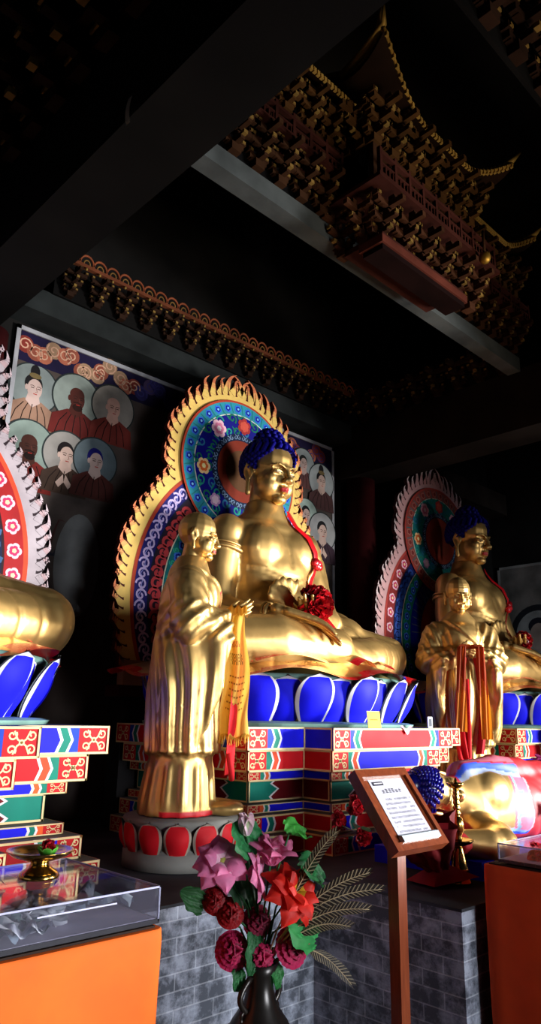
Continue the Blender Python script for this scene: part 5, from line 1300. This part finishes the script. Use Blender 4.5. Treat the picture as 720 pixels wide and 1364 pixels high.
leaf('small green leaf below the leftmost carnation', (1.84, 2.03, .79), (-.1, -.95, .2), (-.2, 0, -1), .06, .02, hx('2a6a38'), .3, 9)
def feather(label, tip, start, seed):
    p0 = np.array(start)-MOUTH; p1 = np.array(tip)-MOUTH; root = thing('pheasant_feather', label, 'feather', tuple(MOUTH), 0, 'barred feathers in the vase')
    d = p1-p0; L = np.linalg.norm(d); view = V3(-.6, -.7, .3); side = np.cross(d/L, view); side /= np.linalg.norm(side); sag = V3(0, 0, 1)
    P = lambda t: p0+d*t+sag*.02*sin(pi*t)
    mb = MB(); mb.tube([V3(0, 0, -.05), p0*.5, p0]+[P(t) for t in np.linspace(.1, 1, 8)], [.003, .003, .003]+[.0025-.0018*t for t in np.linspace(.1, 1, 8)], hx('c8b08a'), 5); mb.build('shaft', root, 'petal')
    mb = MB(); n = 54
    for k in range(n):
        t = k/n; c = hx('8c7e64') if k % 3 == 0 else hx('20170f'); w = .019*(1-max(0, t-.75)/.25*.7)*min(1, .3+t*4)
        for m_ in (-1, 1):
            a = P(t); b = P(min(1, t+.9/n)); e = d/L*.022
            mb.add([a, b, b+side*m_*w+e, a+side*m_*w+e], [(0, 1, 2, 3)], c)
    mb.build('barbs', root, 'petal')
    return root
feather('barred feather pointing up, topmost of the feathers', (2.016, 1.744, 1.232), (1.93, 1.86, 1.03), 1)
feather('barred feather rising to the right, second from the top', (2.125, 1.692, 1.10), (1.95, 1.86, .97), 2)
feather('barred feather nearly level, longest to the right', (2.17, 1.675, 1.045), (1.96, 1.86, .965), 3)
feather('dark barred feather below the level one', (2.13, 1.70, .985), (1.96, 1.87, .93), 4)
feather('short dark barred feather over the right carnation', (2.09, 1.75, .93), (1.96, 1.88, .90), 5)
feather('barred feather pointing down to the right, lowest of the feathers', (2.152, 1.80, .735), (2.02, 1.89, .85), 6)
# pink lotus flower ornament at the far right, gives no light
root = thing('pink_lotus_ornament', 'pink lotus ornament on a stem at the right edge above the reclining buddha', 'ornament', (5.35, 2.62, ZP))
mb = MB(); mb.lathe([(.06, 0), (.06, .01), (.012, .03), (.010, .46)], hx('8a6a34', 1), 16); mb.build('stand', root, 'brass')
for k in range(10):
    mb = MB(); fpetal(mb, V3(0, 0, .45), (0, 0, 1), 2*pi*k/10, .5+.4*(k % 2), .10, .035, .4, hx('d888b8'), hx('c04890')); mb.build('petal', root, 'petal')
#==PART5==
# ------------------------------------------------------------------ light and camera
def area(name, loc, target, size, power, col, spread=180):
    d = bpy.data.lights.new(name, 'AREA'); d.shape = 'RECTANGLE'; d.size, d.size_y = size; d.energy = power; d.color = col; d.spread = radians(spread)
    o = bpy.data.objects.new(name, d); COL.objects.link(o); o.location = loc
    o.rotation_euler = (Vector(target)-Vector(loc)).to_track_quat('-Z', 'Y').to_euler()
    return o
area('doorway_daylight', (9.0, -2.6, 1.55), (3.4, 3.4, 1.45), (2.2, 2.4), 400, (1.0, .985, .96), 62)
area('second_doorway_daylight', (2.9, -3.3, 1.3), (2.3, 2.6, .85), (1.8, 1.6), 70, (.88, .93, 1.0), 75)
area('end_wall_fill', (5.6, -3.2, 2.0), (9.4, 4.4, 2.7), (1.0, 1.2), 9, (.85, .92, 1.0), 34)  # added fill lamp that brightens the end wall painting, no real window
area('paving_bounce', (4.6, -3.2, .5), (4.0, 2.4, 5.6), (2.0, 1.2), 11, (1.0, .86, .66), 32)
w = bpy.data.worlds.new('dim_hall'); sc.world = w; w.use_nodes = True
w.node_tree.nodes['Background'].inputs[0].default_value = (.55, .62, .75, 1); w.node_tree.nodes['Background'].inputs[1].default_value = .014
sc.view_settings.view_transform = 'Standard'; sc.view_settings.look = 'None'; sc.view_settings.exposure = 0
cam = bpy.data.cameras.new('camera'); cam.sensor_fit = 'VERTICAL'; cam.sensor_height = 36; cam.lens = 36*960/1364; cam.clip_start = .05
co = bpy.data.objects.new('camera', cam); COL.objects.link(co)
yaw, pit, rol = .7656, .2782, .0184
F_ = V3(sin(yaw), cos(yaw), 0); R_ = V3(cos(yaw), -sin(yaw), 0); U_ = V3(0, 0, 1)
fw = F_*cos(pit)+U_*sin(pit); up = -F_*sin(pit)+U_*cos(pit)
r2 = R_*cos(rol)+up*sin(rol); u2 = -R_*sin(rol)+up*cos(rol)
m = Matrix.Identity(4)
for i in range(3): m[i][0], m[i][1], m[i][2] = r2[i], u2[i], -fw[i]
m.translation = (0, 0, 1.6); co.matrix_world = m
sc.camera = co
